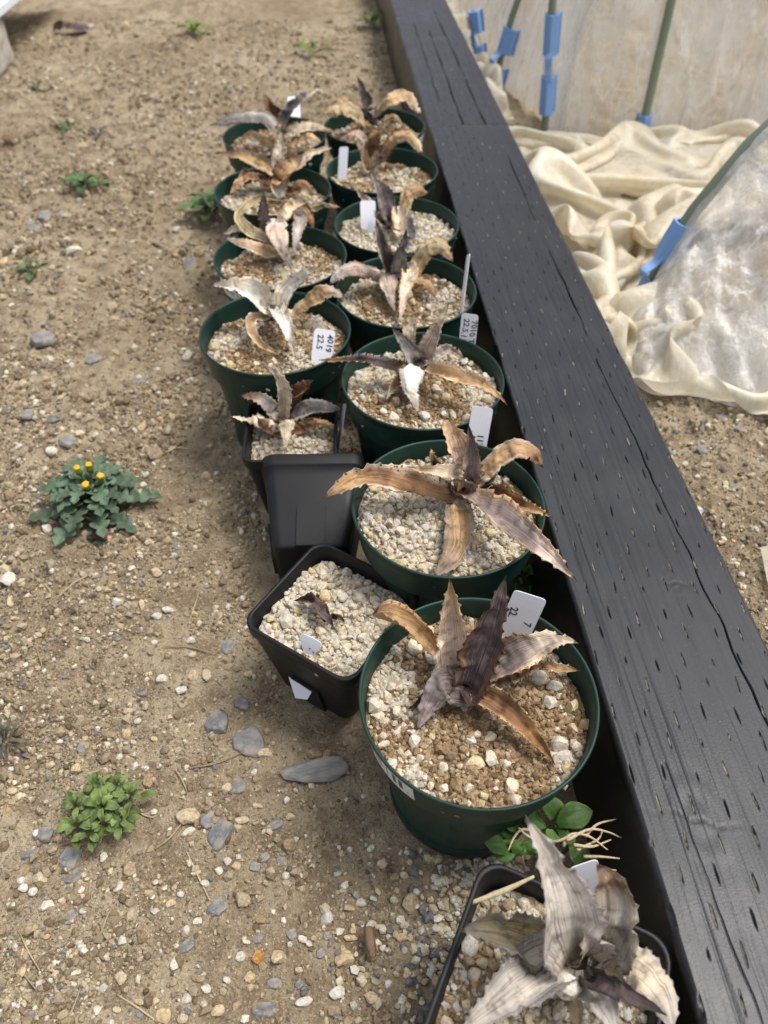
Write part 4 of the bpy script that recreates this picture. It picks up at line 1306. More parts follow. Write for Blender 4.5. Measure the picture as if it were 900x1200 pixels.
# ------------------------------------------------------------------ loose stones on the soil
STN = [  # photo x, y, size px (w, h), kind, own label
    (253, 841, 30, 32, 'grey', "blue-grey angular slate next to a larger dark slate"), (292, 864, 42, 40, 'grey', "large dark slate chunk beside a cream pebble"),
    (373, 901, 84, 30, 'grey', "long flat grey slate slab tucked against the green pot"), (368, 880, 21, 17, 'tan', "rounded tan stone sitting on the edge of the long slate slab"),
    (302, 1117, 19, 24, 'orange', "orange stone lying alone among grey gravel"), (219, 952, 30, 24, 'cream', "largest cream rounded stone, touching a white one and a blue-grey slate"),
    (256, 973, 24, 42, 'grey', "long narrow slate lying beside the large cream stone"), (8, 675, 20, 24, 'white', "white stone with an ochre edge"),
    (182, 530, 22, 22, 'tan', "pale tan stone behind the flowering weed"), (482, 1056, 22, 30, 'tan', "square tan stone in the spilled pumice"),
    (383, 880, 10, 17, 'tan', 0), (277, 915, 22, 26, 'grey', 0), (309, 877, 20, 14, 'cream', 0), (264, 919, 12, 15, 'cream', 0), (220, 969, 19, 14, 'white', 0),
    (245, 957, 24, 22, 'grey', 0), (283, 957, 18, 16, 'cream', 0), (283, 820, 20, 16, 'grey', 0), (320, 963, 22, 12, 'grey', 0), (339, 987, 18, 20, 'tan', 0),
    (78, 1000, 22, 30, 'grey', 0), (81, 1022, 24, 18, 'grey', 0), (48, 973, 22, 20, 'grey', 0), (31, 993, 24, 14, 'grey', 0), (149, 1015, 20, 26, 'tan', 0),
    (137, 1036, 12, 24, 'white', 0), (31, 1087, 32, 26, 'tan', 0), (78, 1071, 16, 20, 'grey', 0), (215, 1105, 20, 18, 'grey', 0), (252, 1059, 28, 24, 'grey', 0),
    (283, 1052, 20, 20, 'tan', 0), (320, 1149, 17, 16, 'grey', 0), (395, 1161, 20, 20, 'white', 0), (230, 1143, 18, 18, 'tan', 0), (240, 1155, 14, 18, 'white', 0),
    (411, 1096, 20, 14, 'cream', 0), (308, 1180, 26, 22, 'grey', 0), (355, 1171, 22, 18, 'white', 0), (516, 1085, 20, 13, 'white', 0), (212, 805, 15, 18, 'white', 0),
    (225, 787, 14, 17, 'cream', 0), (241, 787, 11, 20, 'cream', 0), (145, 855, 17, 15, 'cream', 0), (160, 841, 10, 12, 'white', 0), (97, 875, 14, 16, 'grey', 0),
    (90, 902, 12, 14, 'cream', 0), (265, 752, 14, 20, 'grey', 0), (171, 912, 14, 26, 'tan', 0), (183, 670, 18, 10, 'cream', 0), (54, 617, 14, 12, 'white', 0),
    (138, 708, 12, 14, 'white', 0), (81, 519, 20, 12, 'grey', 0), (63, 532, 18, 13, 'white', 0), (50, 396, 28, 17, 'grey', 0), (108, 416, 20, 12, 'grey', 0),
    (162, 439, 18, 14, 'grey', 0), (220, 418, 14, 12, 'white', 0), (63, 493, 26, 11, 'grey', 0), (33, 490, 17, 12, 'grey', 0), (25, 450, 18, 10, 'cream', 0),
    (40, 265, 18, 13, 'grey', 0), (53, 255, 16, 11, 'grey', 0), (72, 253, 12, 8, 'grey', 0), (87, 300, 24, 11, 'white', 0), (222, 307, 14, 15, 'grey', 0),
    (5, 312, 14, 8, 'cream', 0), (207, 268, 10, 8, 'white', 0), (147, 33, 12, 6, 'cream', 0), (110, 300, 10, 8, 'tan', 0), (200, 520, 12, 12, 'cream', 0),
    (166, 500, 10, 12, 'cream', 0), (240, 553, 14, 10, 'cream', 0), (168, 577, 16, 14, 'cream', 0), (170, 552, 10, 9, 'white', 0), (166, 563, 10, 8, 'white', 0),
    (92, 617, 10, 11, 'cream', 0), (208, 635, 10, 12, 'grey', 0), (196, 710, 16, 10, 'white', 0), (183, 719, 14, 9, 'white', 0), (200, 708, 9, 12, 'tan', 0), (166, 708, 8, 14, 'cream', 0),
    (180, 748, 9, 9, 'white', 0), (222, 746, 11, 10, 'white', 0), (188, 793, 14, 12, 'white', 0), (163, 805, 14, 13, 'grey', 0), (137, 745, 10, 10, 'grey', 0),
    (822, 530, 12, 10, 'grey', 0), (860, 570, 12, 8, 'grey', 0), (850, 537, 10, 12, 'tan', 0), (865, 505, 14, 10, 'grey', 0), (845, 490, 12, 10, 'grey', 0), (826, 548, 12, 8, 'cream', 0),
    (862, 663, 8, 7, 'white', 0), (868, 676, 9, 8, 'white', 0), (215, 1085, 12, 14, 'white', 0), (228, 1075, 12, 12, 'white', 0), (265, 1005, 14, 12, 'white', 0), (228, 1018, 14, 12, 'cream', 0),
]
GEN = {'cream': "small cream pebble lying loose on the sandy soil", 'white': "small white pebble lying loose on the sandy soil",
       'tan': "small tan stone lying loose on the sandy soil", 'grey': "small blue-grey stone lying loose on the sandy soil"}


LMK = [((112, 585), "beside the yellow-flowered weed"), ((122, 945), "beside the bright green rosette weed"), ((285, 860), "by the dark slates near the pumice pot"),
       ((330, 960), "between the slates and the barcoded green pot"), ((235, 975), "around the large cream stone"), ((300, 1120), "around the orange stone"), ((480, 1100), "in the pumice spilled beside the grey agave's pot"),
       ((840, 560), "on the soil past the timber"), ((230, 660), "beside the tipped-over black pot"), ((180, 540), "behind the yellow-flowered weed"), ((220, 420), "beside the pot of the bleached agave"),
       ((60, 400), "on bare soil far beyond the yellow-flowered weed"), ((70, 260), "near the dark green tuft of weed"), ((190, 740), "on bare soil between the two weeds"), ((60, 760), "by the trampled weed scrap"), ((60, 1100), "on bare soil before the bright green rosette weed"), ((200, 200), "on the far soil beside the last pots")]
LMKP = [(P(a[0], a[1], 0)[:2], t) for a, t in LMK]
COLW = dict(cream="cream", white="white", tan="tan", grey="blue-grey")


def where(x, y):
    return min(LMKP, key=lambda q_: (q_[0][0] - x) ** 2 + (q_[0][1] - y) ** 2)[1]


def loose(kind, x, y, sw, sh, label, rr, hgt=0.55, deep=0.25):
    z = float(ground_h(np.array(x), np.array(y)))
    flat = kind == 'grey'
    r = max(sw, sh) / 2
    o = place_rock(kind, (x, y, z + (0.10 if flat else hgt * 0.35) * min(sw, sh)), 1.0, None, "stone", rr, tilt=0.10 if flat else 0.4)
    if flat:
        o.scale = (sw / 2 * 1.12, sh / 2 * 1.12, min(sw, sh) / 2 * rr.uniform(0.7, 1.1))
    else:
        o.scale = (sw / 2, sh / 2, min(sw, sh) / 2 * rr.uniform(0.85, 1.1))
    o.rotation_euler.z = rr.uniform(-0.5, 0.5)
    big = max(sw, sh)
    size = "tiny" if big < 0.007 else "small" if big < 0.011 else "larger"
    long_ = max(sw, sh) / min(sw, sh) > 1.5
    noun = ("long " if long_ else "") + COLW.get(kind, kind) + (" flat stone" if flat else " pebble")
    props(o, label or f"{size} {noun} {where(x, y)}", "stone", None if label else COLW.get(kind, kind) + " stones loose on the soil")
    return o


rr = random.Random(21)
taken = []
for (sx_, sy_, sw, sh, kind, lab) in STN:
    c = P(sx_, sy_, 0.0)
    l_, r_ = P(sx_ - sw / 2, sy_, 0), P(sx_ + sw / 2, sy_, 0)
    t_, b_ = P(sx_, sy_ - sh / 2, 0), P(sx_, sy_ + sh / 2, 0)
    w_, h_ = float(np.linalg.norm(r_ - l_)), float(np.linalg.norm(t_ - b_)) * 0.9
    o = loose(kind, c[0], c[1], w_, h_, lab, rr)
    if sx_ == 256 and sy_ == 973: o.rotation_euler.z = -0.45
    if sx_ == 373 and sy_ == 901: o.rotation_euler.z = 0.12; o.scale.z *= 0.6; o.location.z += 0.003
    taken.append((c[0], c[1], max(w_, h_) / 2))

FOOT = [(v[0], v[1], 0.058) for v in POTS.values()] + [(v[0], v[1], v[3] * 0.55) for v in SQ.values()] + [(-0.03, 0.46, 0.065)]


def free(x, y, r):
    return all((x - a) ** 2 + (y - b_) ** 2 > (r + c) ** 2 for a, b_, c in FOOT)


cnt = 0
while cnt < 185:
    # near ones show largest: sample in the picture, then keep the ground point
    u, v_ = rr.uniform(-20, 430), 1210 - 900 * rr.random() ** 1.6
    if rr.random() < 0.25: u, v_ = rr.uniform(250, 560), rr.uniform(1000, 1210)
    if rr.random() < 0.10: u, v_ = rr.uniform(770, 900), rr.uniform(480, 720)
    c = P(u, v_, 0)
    if 0.15 < c[0] < 0.295 or not free(c[0], c[1], 0.008): continue
    r = 0.0034 * rr.lognormvariate(0, 0.22)
    if any((c[0] - a) ** 2 + (c[1] - b_) ** 2 < (r + q_) ** 2 for a, b_, q_ in taken): continue
    kind = rr.choice(('cream', 'white', 'white', 'cream', 'tan', 'grey'))
    loose(kind, c[0], c[1], 2 * r * rr.uniform(0.85, 1.2), 2 * r * rr.uniform(0.8, 1.1), None, rr)
    taken.append((c[0], c[1], r)); cnt += 1


# fine gravel and crumbs: nobody could count them
def scatter(n, seed, u0, u1, v0, v1, smin, smax, palette, probs, power=1.0, zk=0.25, dens=None):
    rng = np.random.default_rng(seed)
    u = rng.uniform(u0, u1, n * 2); v_ = v1 - (v1 - v0) * rng.random(n * 2) ** power
    d = CF[None] + CR[None] * ((u - CX) / FPX)[:, None] - CU[None] * ((v_ - CY) / FPX)[:, None]
    p = CP[None] + d * ((0 - CAMH) / d[:, 2])[:, None]
    ok = ~((p[:, 0] > 0.157) & (p[:, 0] < 0.289))
    for a, b_, c in FOOT: ok &= (p[:, 0] - a) ** 2 + (p[:, 1] - b_) ** 2 > (c - 0.003) ** 2
    if dens is not None: ok &= rng.random(len(p)) < dens(p)
    p = p[ok][:n]
    m_ = len(p)
    s = np.clip(smin * rng.lognormal(0, 0.45, m_), smin * 0.5, smax)
    s = s * np.clip(np.linalg.norm(p - CP, axis=1) / 0.7, 0.85, 1.7)
    col = np.array(palette)[rng.choice(len(palette), m_, p=probs)] * rng.uniform(0.75, 1.12, (m_, 1))
    p[:, 2] = ground_h(p[:, 0], p[:, 1]) + zk * s
    return p, s[:, None] * rng.uniform(0.65, 1.2, (m_, 3)), col


CRUMB = [(0.36, 0.29, 0.19), (0.29, 0.22, 0.14), (0.46, 0.385, 0.265), (0.18, 0.125, 0.075), (0.56, 0.47, 0.33), (0.22, 0.215, 0.20)]
patch = lambda p: np.clip(0.55 + 0.9 * fbm(p * np.array([1, 1, 0]) * 14, 77, 3), 0.12, 1)
p, s, c = scatter(64000, 5, -30, 460, 20, 1220, 0.00085, 0.0024, CRUMB, [.3, .22, .18, .14, .1, .06], 0.8, 0.38, patch)
p2, s2, c2 = scatter(4000, 6, 760, 930, 440, 760, 0.0009, 0.0024, CRUMB, [.3, .22, .18, .14, .1, .06], 1.0)
props(link("soil_crumbs", batch("soil_crumbs", np.vstack([p, p2]), np.vstack([s, s2]), np.vstack([c, c2]), tmpl=OCT, seed=3, smooth=False, mat=M['grain'])),
      "loose brown crumbs of soil all over the ground", "soil", kind="stuff")
CLOD = [(0.33, 0.262, 0.17), (0.27, 0.205, 0.128), (0.41, 0.335, 0.225), (0.20, 0.148, 0.09), (0.48, 0.40, 0.28)]
p, s, c = scatter(7500, 15, -30, 460, 20, 1220, 0.0020, 0.0046, CLOD, [.3, .25, .2, .15, .1], 0.85, 0.15, patch)
props(link("soil_clods", batch("soil_clods", p, s, c, tmpl=ICO1, seed=14, smooth=False, mat=M['grain'], jit=0.32)),
      "small brown clods breaking up the sandy soil", "soil", kind="stuff")
GRV = [(0.60, 0.52, 0.37), (0.66, 0.62, 0.53), (0.52, 0.42, 0.26), (0.19, 0.195, 0.20), (0.36, 0.31, 0.24), (0.55, 0.36, 0.18)]
p, s, c = scatter(3600, 8, -30, 460, 20, 1220, 0.0017, 0.0032, GRV, [.30, .22, .22, .15, .09, .02], 0.9, 0.35, patch)
p3, s3, c3 = scatter(1000, 9, 380, 620, 985, 1215, 0.0026, 0.0042, GRV, [.30, .32, .10, .16, .10, .02], 1.0, 0.4,
                     lambda p: np.clip(sstep(0.0, 0.07, p[:, 0] - 0.10 * (p[:, 1] - 0.1)), 0.12, 1))
p4, s4, c4 = scatter(350, 10, 770, 920, 470, 740, 0.0018, 0.0035, GRV, [.25, .15, .25, .25, .09, .01])
props(link("fine_gravel", batch("fine_gravel", np.vstack([p, p3, p4]), np.vstack([s, s3, s4]), np.vstack([c, c3, c4]), tmpl=ICO1, seed=4, smooth=False, mat=M['grain'], jit=0.25)),
      "fine pale gravel scattered over the soil and spilled between the pots", "gravel", kind="stuff")

# straws, twigs and dead roots
def strand(name, pts, rad, col, label, cat, group=None, n=14):
    V, F = tube(pts, rad, 6, n)
    o = link(name, raw_mesh(name, V, F, cols=np.tile(np.array(col), (len(V), 1)), mat=M['straw']))
    return props(o, label, cat, group)


for k in range(34):
    u, v_ = rr.uniform(0, 300), rr.uniform(180, 1190)
    if k < 5: u, v_ = rr.uniform(780, 890), rr.uniform(500, 640)
    c = P(u, v_, 0)
    if not free(c[0], c[1], 0.02): continue
    a = rr.uniform(0, 6.28); L = rr.uniform(0.008, 0.024)
    pts = []
    for t in (-1, 0, 1):
        x, y = c[0] + t * L * math.cos(a), c[1] + t * L * math.sin(a) + rr.uniform(-.003, .003)
        pts.append((x, y, float(ground_h(np.array(x), np.array(y))) + 0.0012 + rr.uniform(0, 0.0015)))
    strand("straw", pts, [0.0004, 0.0007, 0.0003], tuple(np.array((0.50, 0.40, 0.24)) * rr.uniform(0.5, 1.1)), "short dry straw " + where(c[0], c[1]), "straw", "straws on the soil")
tw = strand("twig", [P(432, 1088, 0.004), P(434, 1104, 0.006), P(437, 1122, 0.004)], [0.003, 0.0035, 0.002], (0.20, 0.13, 0.08), "short brown twig in the spilled pumice", "twig")
strand("straw", [P(552, 1058, 0.094), P(590, 1044, 0.100), P(626, 1027, 0.108)], [0.0012, 0.0018, 0.0008], (0.60, 0.50, 0.30), "pale straw lying across the corner of the grey agave's pot", "straw")

rt = props(empty("dead_roots", P(672, 985, 0.06)), "tangle of pale dry roots behind the grey agave leaf", "roots")
ROOTS = [((660, 992), (668, 978), (690, 980), (712, 996)), ((664, 985), (690, 972), (712, 975), (728, 982)), ((668, 980), (650, 986), (636, 978)), ((686, 980), (700, 966), (722, 960)),
         ((630, 975), (612, 972), (602, 982), (596, 996)), ((628, 985), (616, 978), (608, 970)), ((684, 1004), (704, 1004), (726, 1006)), ((690, 1012), (704, 1018), (722, 1020)), ((672, 990), (694, 992), (716, 984)), ((676, 996), (700, 984), (706, 974))]
for k, pts in enumerate(ROOTS):
    V, F = tube([P(x, y, 0.085 + 0.004 * math.sin(k + i)) for i, (x, y) in enumerate(pts)], [0.0011, 0.0008, 0.0004], 6, 14)
    o = link("root", raw_mesh("root", V, F, cols=np.tile(np.array((0.50, 0.40, 0.26)), (len(V), 1)), mat=M['straw']), rt)
    o.matrix_parent_inverse = Matrix.Translation(-rt.location)


# ------------------------------------------------------------------ weeds
def weed(c, label, cat, n, L, w, cols, seed, elev=(10, 55), lobes=0, hgt=0.0, group=None, flowers=0, layers=1, thick=0.0004, peak=0.6, base=0.3, into=None):
    rg = random.Random(seed)
    c = np.array(c, float)
    root = into or props(empty("weed", c), label, cat, group)
    for k in range(n):
        a = 2 * math.pi * (k * 0.381966 + rg.uniform(-0.04, 0.04))
        t = k / max(1, n - 1)
        el = R(elev[0] + (elev[1] - elev[0]) * t + rg.uniform(-6, 6))
        l = L * (1.05 - 0.55 * t) * rg.uniform(0.8, 1.15)
        d = np.array([math.cos(a), math.sin(a), 0])
        b0 = c + d * 0.002 + np.array([0, 0, hgt * t])
        p1 = b0 + d * l * 0.5 * math.cos(el) + np.array([0, 0, l * 0.55 * math.sin(el)])
        p2 = b0 + d * l * math.cos(el * 0.7) + np.array([0, 0, l * 0.75 * math.sin(el * 0.6)])
        g = rg.uniform(0.75, 1.25)
        cc = [tuple(np.array(x) * g) for x in cols]
        blade("leaf", root, [b0, p1, p2], w * rg.uniform(0.8, 1.15) * (1 - 0.3 * t), (cc[0], cc[1], cc[0], cc[0], cc[1]), fold=0.25, seed=seed * 50 + k, n=44 if lobes else 12, m=7,
              crumple=0.7, teeth=0, base=base, peak=peak, tip=2.2, thick=thick, mat=M['green_leaf'], lobes=lobes, spine=False, face=(0, 0, 1), curl=0.1)
    return root


def flower(root, p0, p1, seed):
    V, F = tube([p0, (np.array(p0) + p1) / 2 + np.array([0.002, 0, 0.002]), p1], [0.0011, 0.0011, 0.0013], 7, 8)
    st = link("flower_stem", raw_mesh("flower_stem", V, F, cols=np.tile(np.array((0.07, 0.13, 0.045)), (len(V), 1)), uv=np.zeros((len(V), 2)), mat=M['green_leaf']), root)
    st.matrix_parent_inverse = Matrix.Translation(-root.location)
    ax = unit(np.array(p1) - np.array(p0)) * 0.6 + np.array([0, -0.1, 0.5]); ax = unit(ax)
    for nm, z0, prof, col in (("calyx", 0, [(0.0008, 0), (0.0024, 0.001), (0.0027, 0.004), (0.0022, 0.0075), (0.0008, 0.0078)], (0.11, 0.17, 0.03)),
                              ("floret_head", 0.0074, [(0.0019, 0), (0.0027, 0.0008), (0.0029, 0.0020), (0.0019, 0.0026), (0.0006, 0.0024)], (0.62, 0.36, 0.012))):
        V, F = lathe([(a * 1.2, b2 * 1.1) for a, b2 in prof], 14); z0 = z0 * 1.1
        if nm == "floret_head":
            rg = np.random.default_rng(seed); V = V * (1 + rg.uniform(-.16, .16, (len(V), 1)))
        z = ax; x = unit(np.cross(z, (0.3, 1, 0.1))); y = np.cross(z, x)
        V = np.array(p1) + z * z0 + V[:, :1] * x + V[:, 1:2] * y + V[:, 2:3] * z
        o = link(nm, raw_mesh(nm, V, F, cols=np.tile(np.array(col), (len(V), 1)), uv=np.zeros((len(V), 2)), mat=M['green_leaf']), root)
        o.matrix_parent_inverse = Matrix.Translation(-root.location)


BG, BG2 = (0.075, 0.120, 0.070), (0.13, 0.18, 0.12)
g0 = P(112, 592, 0.0)
gw = weed(g0, "blue-green lobed weed with small yellow flower heads growing in the soil", "weed", 46, 0.058, 0.022, (BG, BG2), 5, (2, 66), lobes=6, hgt=0.022, peak=0.62)
for k, (a, b_, z) in enumerate(((94, 556, 0.042), (106, 553, 0.040), (118, 564, 0.038), (103, 573, 0.036))):
    flower(gw, g0 + np.array([0, 0, 0.008]), P(a, b_, z), 60 + k)
weed(P(100, 627, 0.002), "flat reddish leaf beneath the flowering weed", "leaf", 1, 0.03, 0.014, ((0.16, 0.05, 0.05), (0.2, 0.08, 0.07)), 66, (4, 4))

LG, LG2 = (0.105, 0.150, 0.040), (0.165, 0.215, 0.075)
w2 = P(122, 952, 0.0)
w2o = weed(w2, "bright green rosette weed among pebbles on the open soil", "weed", 18, 0.024, 0.0090, (LG, LG2), 7, (8, 60), hgt=0.010, peak=0.62, base=0.35)
for k, (dx, dy) in enumerate(((-0.018, 0.003), (0.019, 0.007), (0.004, -0.013), (-0.006, 0.016), (0.014, -0.009), (-0.015, -0.012), (0.010, 0.015), (-0.004, -0.018))):
    weed(w2 + np.array([dx, dy, 0.002]), "side shoot of the bright green rosette weed", "weed", 9, 0.013 + 0.002 * (k % 3), 0.0062, (LG, LG2), 170 + k, (15, 65), hgt=0.010, into=w2o, peak=0.62, base=0.35)

DG, DG2 = (0.045, 0.105, 0.018), (0.075, 0.145, 0.034)
w3 = empty("weed", P(645, 975, 0.0)); props(w3, "green leafy weed growing between the barcoded pot and the timber", "weed")
OV = [((652, 968, 6.0), (668, 958, 6.6), (695, 950, 6.6), 17), ((648, 962, 6), (648, 945, 6.6), (645, 932, 6.8), 15), ((640, 968, 5.5), (622, 960, 6), (612, 952, 6.2), 13),
      ((655, 972, 6), (664, 976, 6.2), (672, 975, 6), 15), ((600, 985, 4.5), (585, 990, 5), (568, 988, 5), 13), ((602, 988, 4.5), (590, 998, 4.6), (578, 1004, 4.4), 14), ((602, 980, 4.6), (592, 972, 5), (582, 974, 5), 12),
      ((612, 985, 5), (606, 994, 5), (602, 1000, 4.6), 11), ((624, 985, 5.2), (620, 995, 5), (618, 1002, 4.6), 11), ((668, 990, 5), (676, 1000, 5), (684, 1012, 4.6), 13), ((650, 975, 6), (645, 982, 6.2), (642, 985, 6), 10), ((606, 975, 5), (600, 964, 5.4), (604, 954, 5.6), 11)]
for k, (a, b_, c, w) in enumerate(OV):
    g = rr.uniform(0.75, 1.2)
    cols = [tuple(np.array(x) * g) for x in (DG, DG2)]
    blade("leaf", w3, [P(x, y, z / 100) for x, y, z in (a, b_, c)], w / 1000, (cols[0], cols[1], cols[0], cols[0], cols[1]), fold=0.2, n=14, m=9, seed=700 + k, crumple=0.5, teeth=0, base=0.28, peak=0.52, tip=1.9,
          thick=0.0004, mat=M['green_leaf'], spine=False, face=(0, -0.2, 1), curl=0.08)
for k, (a, b_) in enumerate((((648, 985, 0.0), (652, 968, 6.0)), ((612, 995, 0.0), (602, 984, 4.6)), ((640, 985, 0), (655, 972, 6)), ((660, 1000, 0), (668, 990, 5)))):
    V, F = tube([P(a[0], a[1], a[2] / 100), P(b_[0], b_[1], b_[2] / 100)], 0.0012, 6)
    o = link("stem", raw_mesh("stem", V, F, cols=np.tile(np.array(DG), (len(V), 1)), uv=np.zeros((len(V), 2)), mat=M['green_leaf']), w3)
    o.matrix_parent_inverse = Matrix.Translation(-w3.location)
weed(P(608, 690, 0.0) * np.array([1, 1, 0]), "small green weed peeping out between two green pots at the timber's foot", "weed", 8, 0.028, 0.016, (DG, DG2), 9, (30, 70), hgt=0.03)
SM = [((100, 222), 12, 0.045, 0.015, "dark green tuft of weed on open soil beyond the grey stones", 0), ((82, 156), 7, 0.04, 0.010, "thin straggling weed with a few green leaves on the far soil", 3), ((228, 40), 10, 0.05, 0.018, "yellow-green lobed weed on the far soil", 3),
      ((245, 250), 14, 0.055, 0.020, "weed growing against the green pots on the soil side", 0), ((38, 324), 9, 0.03, 0.010, "small dark weed beside a pale stone", 0), ((365, 63), 6, 0.05, 0.018, "weed sprouting beyond the far pots", 0),
      ((46, 107), 6, 0.025, 0.012, "tiny green seedling near the concrete block", 0), ((436, 30), 10, 0.06, 0.02, "low green weed near the far end of the timber", 3), ((500, 225), 8, 0.05, 0.008, "grassy green weed squeezed between the far pots and the timber", 0),
      ((118, 162), 6, 0.03, 0.012, "greyish withering weed on the far soil", 3), ((8, 870), 26, 0.020, 0.0035, "dark trampled weed scrap on the soil", 0)]
for k, ((a, b_), n_, L, w, lab, lb) in enumerate(SM):
    cc = ((0.06, 0.115, 0.035), (0.09, 0.15, 0.05)) if k not in (2, 5, 7) else ((0.12, 0.19, 0.035), (0.15, 0.22, 0.05))
    if k in (9, 10): cc = ((0.09, 0.085, 0.06), (0.12, 0.11, 0.08))
    weed(P(a, b_, 0.0), lab, "weed", n_, L, w, cc, 20 + k, (10, 60), lobes=lb, hgt=0.012)

# dead leaf on the far soil, white strip at the timber's foot
dl = props(empty("dead_leaf", P(82, 32, 0)), "curled dark brown dead leaf on the far soil", "leaf")
blade("blade", dl, [P(62, 32, 0.012), P(80, 28, 0.022), P(96, 30, 0.016), P(110, 27, 0.006)], 0.035, T5('purple', 'brown', 'dark', 'grey'), fold=-0.5, crumple=2, teeth=0, seed=77)
plant_tag("dull white strip leaning against the timber between the far pots", P(514, 228, 0.02), P(498, 190, 0.085), 0.010, 0.4, extra=0.0)


# ------------------------------------------------------------------ plastic tunnel on the right
def film_mat(name, col, opac, gloss=0.28, wst=0.7, crease=0.55):
    m, nt, b = new_mat(name)
    out = nt.nodes['Material Output']
    nt.nodes.remove(b)
    tc = N_(nt, 'ShaderNodeTexCoord')
    mp = N_(nt, 'ShaderNodeMapping'); mp.inputs['Scale'].default_value = (1.0, 1.0, 0.35)
    mp.inputs['Rotation'].default_value = (0.2, 0.35, 0.1)
    nt.links.new(tc.outputs['Object'], mp.inputs['Vector'])
    wr = noise(nt, mp.outputs[0], 24.0, 6.0, 0.62)
    cr = N_(nt, 'ShaderNodeTexNoise'); cr.noise_type = 'RIDGED_MULTIFRACTAL'
    cr.inputs['Scale'].default_value = 11.0; cr.inputs['Detail'].default_value = 4.0
    nt.links.new(mp.outputs[0], cr.inputs['Vector'])
    dirt = noise(nt, tc.outputs['Object'], 5.0, 4.0, 0.6)
    cl = None
    for rot, sc_, lo in (((0.3, 0.9, 0.2), 9.0, 0.05), ((0.1, -0.7, 0.9), 14.0, 0.045), ((0.5, 0.2, -0.5), 26.0, 0.05)):
        mq = N_(nt, 'ShaderNodeMapping'); mq.inputs['Scale'].default_value = (1.0, 1.0, 0.4); mq.inputs['Rotation'].default_value = rot
        nt.links.new(tc.outputs['Object'], mq.inputs['Vector'])
        ln = ramp(nt, noise(nt, mq.outputs[0], sc_, 3.0, 0.55), [(0.5 - lo, (0, 0, 0)), (0.5, (1, 1, 1)), (0.5 + lo, (0, 0, 0))])
        cl = ln if cl is None else mixc(nt, cl, ln, 1.0, 'LIGHTEN')
    n1 = N_(nt, 'ShaderNodeBump'); n1.inputs['Strength'].default_value = wst; n1.inputs['Distance'].default_value = 0.012
    nt.links.new(wr, n1.inputs['Height'])
    c = mixc(nt, col, tuple(np.array(col) * np.array((0.80, 0.72, 0.58))), ramp(nt, dirt, [(0.38, (0, 0, 0)), (0.7, (0.8,) * 3)]))
    c = mixc(nt, c, (0.86, 0.84, 0.79), mixc(nt, (0, 0, 0), cl, crease))
    df = N_(nt, 'ShaderNodeBsdfDiffuse'); tl = N_(nt, 'ShaderNodeBsdfTranslucent'); gl = N_(nt, 'ShaderNodeBsdfGlossy'); tr = N_(nt, 'ShaderNodeBsdfTransparent')
    gl.inputs['Roughness'].default_value = gloss
    for n_ in (df, tl):
        nt.links.new(c, n_.inputs['Color'])
    for n_ in (df, tl, gl): nt.links.new(n1.outputs[0], n_.inputs['Normal'])
    m1 = N_(nt, 'ShaderNodeMixShader'); m1.inputs[0].default_value = 0.38
    nt.links.new(df.outputs[0], m1.inputs[1]); nt.links.new(tl.outputs[0], m1.inputs[2])
    m2 = N_(nt, 'ShaderNodeMixShader')
    op = ramp(nt, wr, [(0.36, (opac * 0.62,) * 3), (0.52, (opac,) * 3), (0.68, (min(0.97, opac * 1.5),) * 3)])
    op = mixc(nt, op, (0.92, 0.92, 0.92), mixc(nt, (0, 0, 0), cl, crease))
    nt.links.new(op, m2.inputs[0])
    nt.links.new(tr.outputs[0], m2.inputs[1]); nt.links.new(m1.outputs[0], m2.inputs[2])
    fr = N_(nt, 'ShaderNodeLayerWeight'); fr.inputs[0].default_value = 0.5
    nt.links.new(n1.outputs[0], fr.inputs['Normal'])
    frr = ramp(nt, fr.outputs['Facing'], [(0.0, (0.03,) * 3), (0.6, (0.06,) * 3), (1.0, (0.38,) * 3)])
    m3 = N_(nt, 'ShaderNodeMixShader')
    nt.links.new(frr, m3.inputs[0]); nt.links.new(m2.outputs[0], m3.inputs[1]); nt.links.new(gl.outputs[0], m3.inputs[2])
    nt.links.new(m3.outputs[0], out.inputs['Surface'])
    return m


M['film'] = film_mat("clear_plastic_film", (0.88, 0.87, 0.84), 0.53, 0.18, 1.0, 0.95)
M['cream_film'] = film_mat("yellowed_plastic_film", (0.86, 0.795, 0.63), 0.88, 0.34, 0.55, 0.40)


def sheet(name, Pg, mat, label, thick=0.0, group=None):
    nu, nv = Pg.shape[:2]
    o = link(name, raw_mesh(name, Pg.reshape(-1, 3), grid_faces(nu, nv), mat=mat))
    return props(o, label, "plastic film", group)


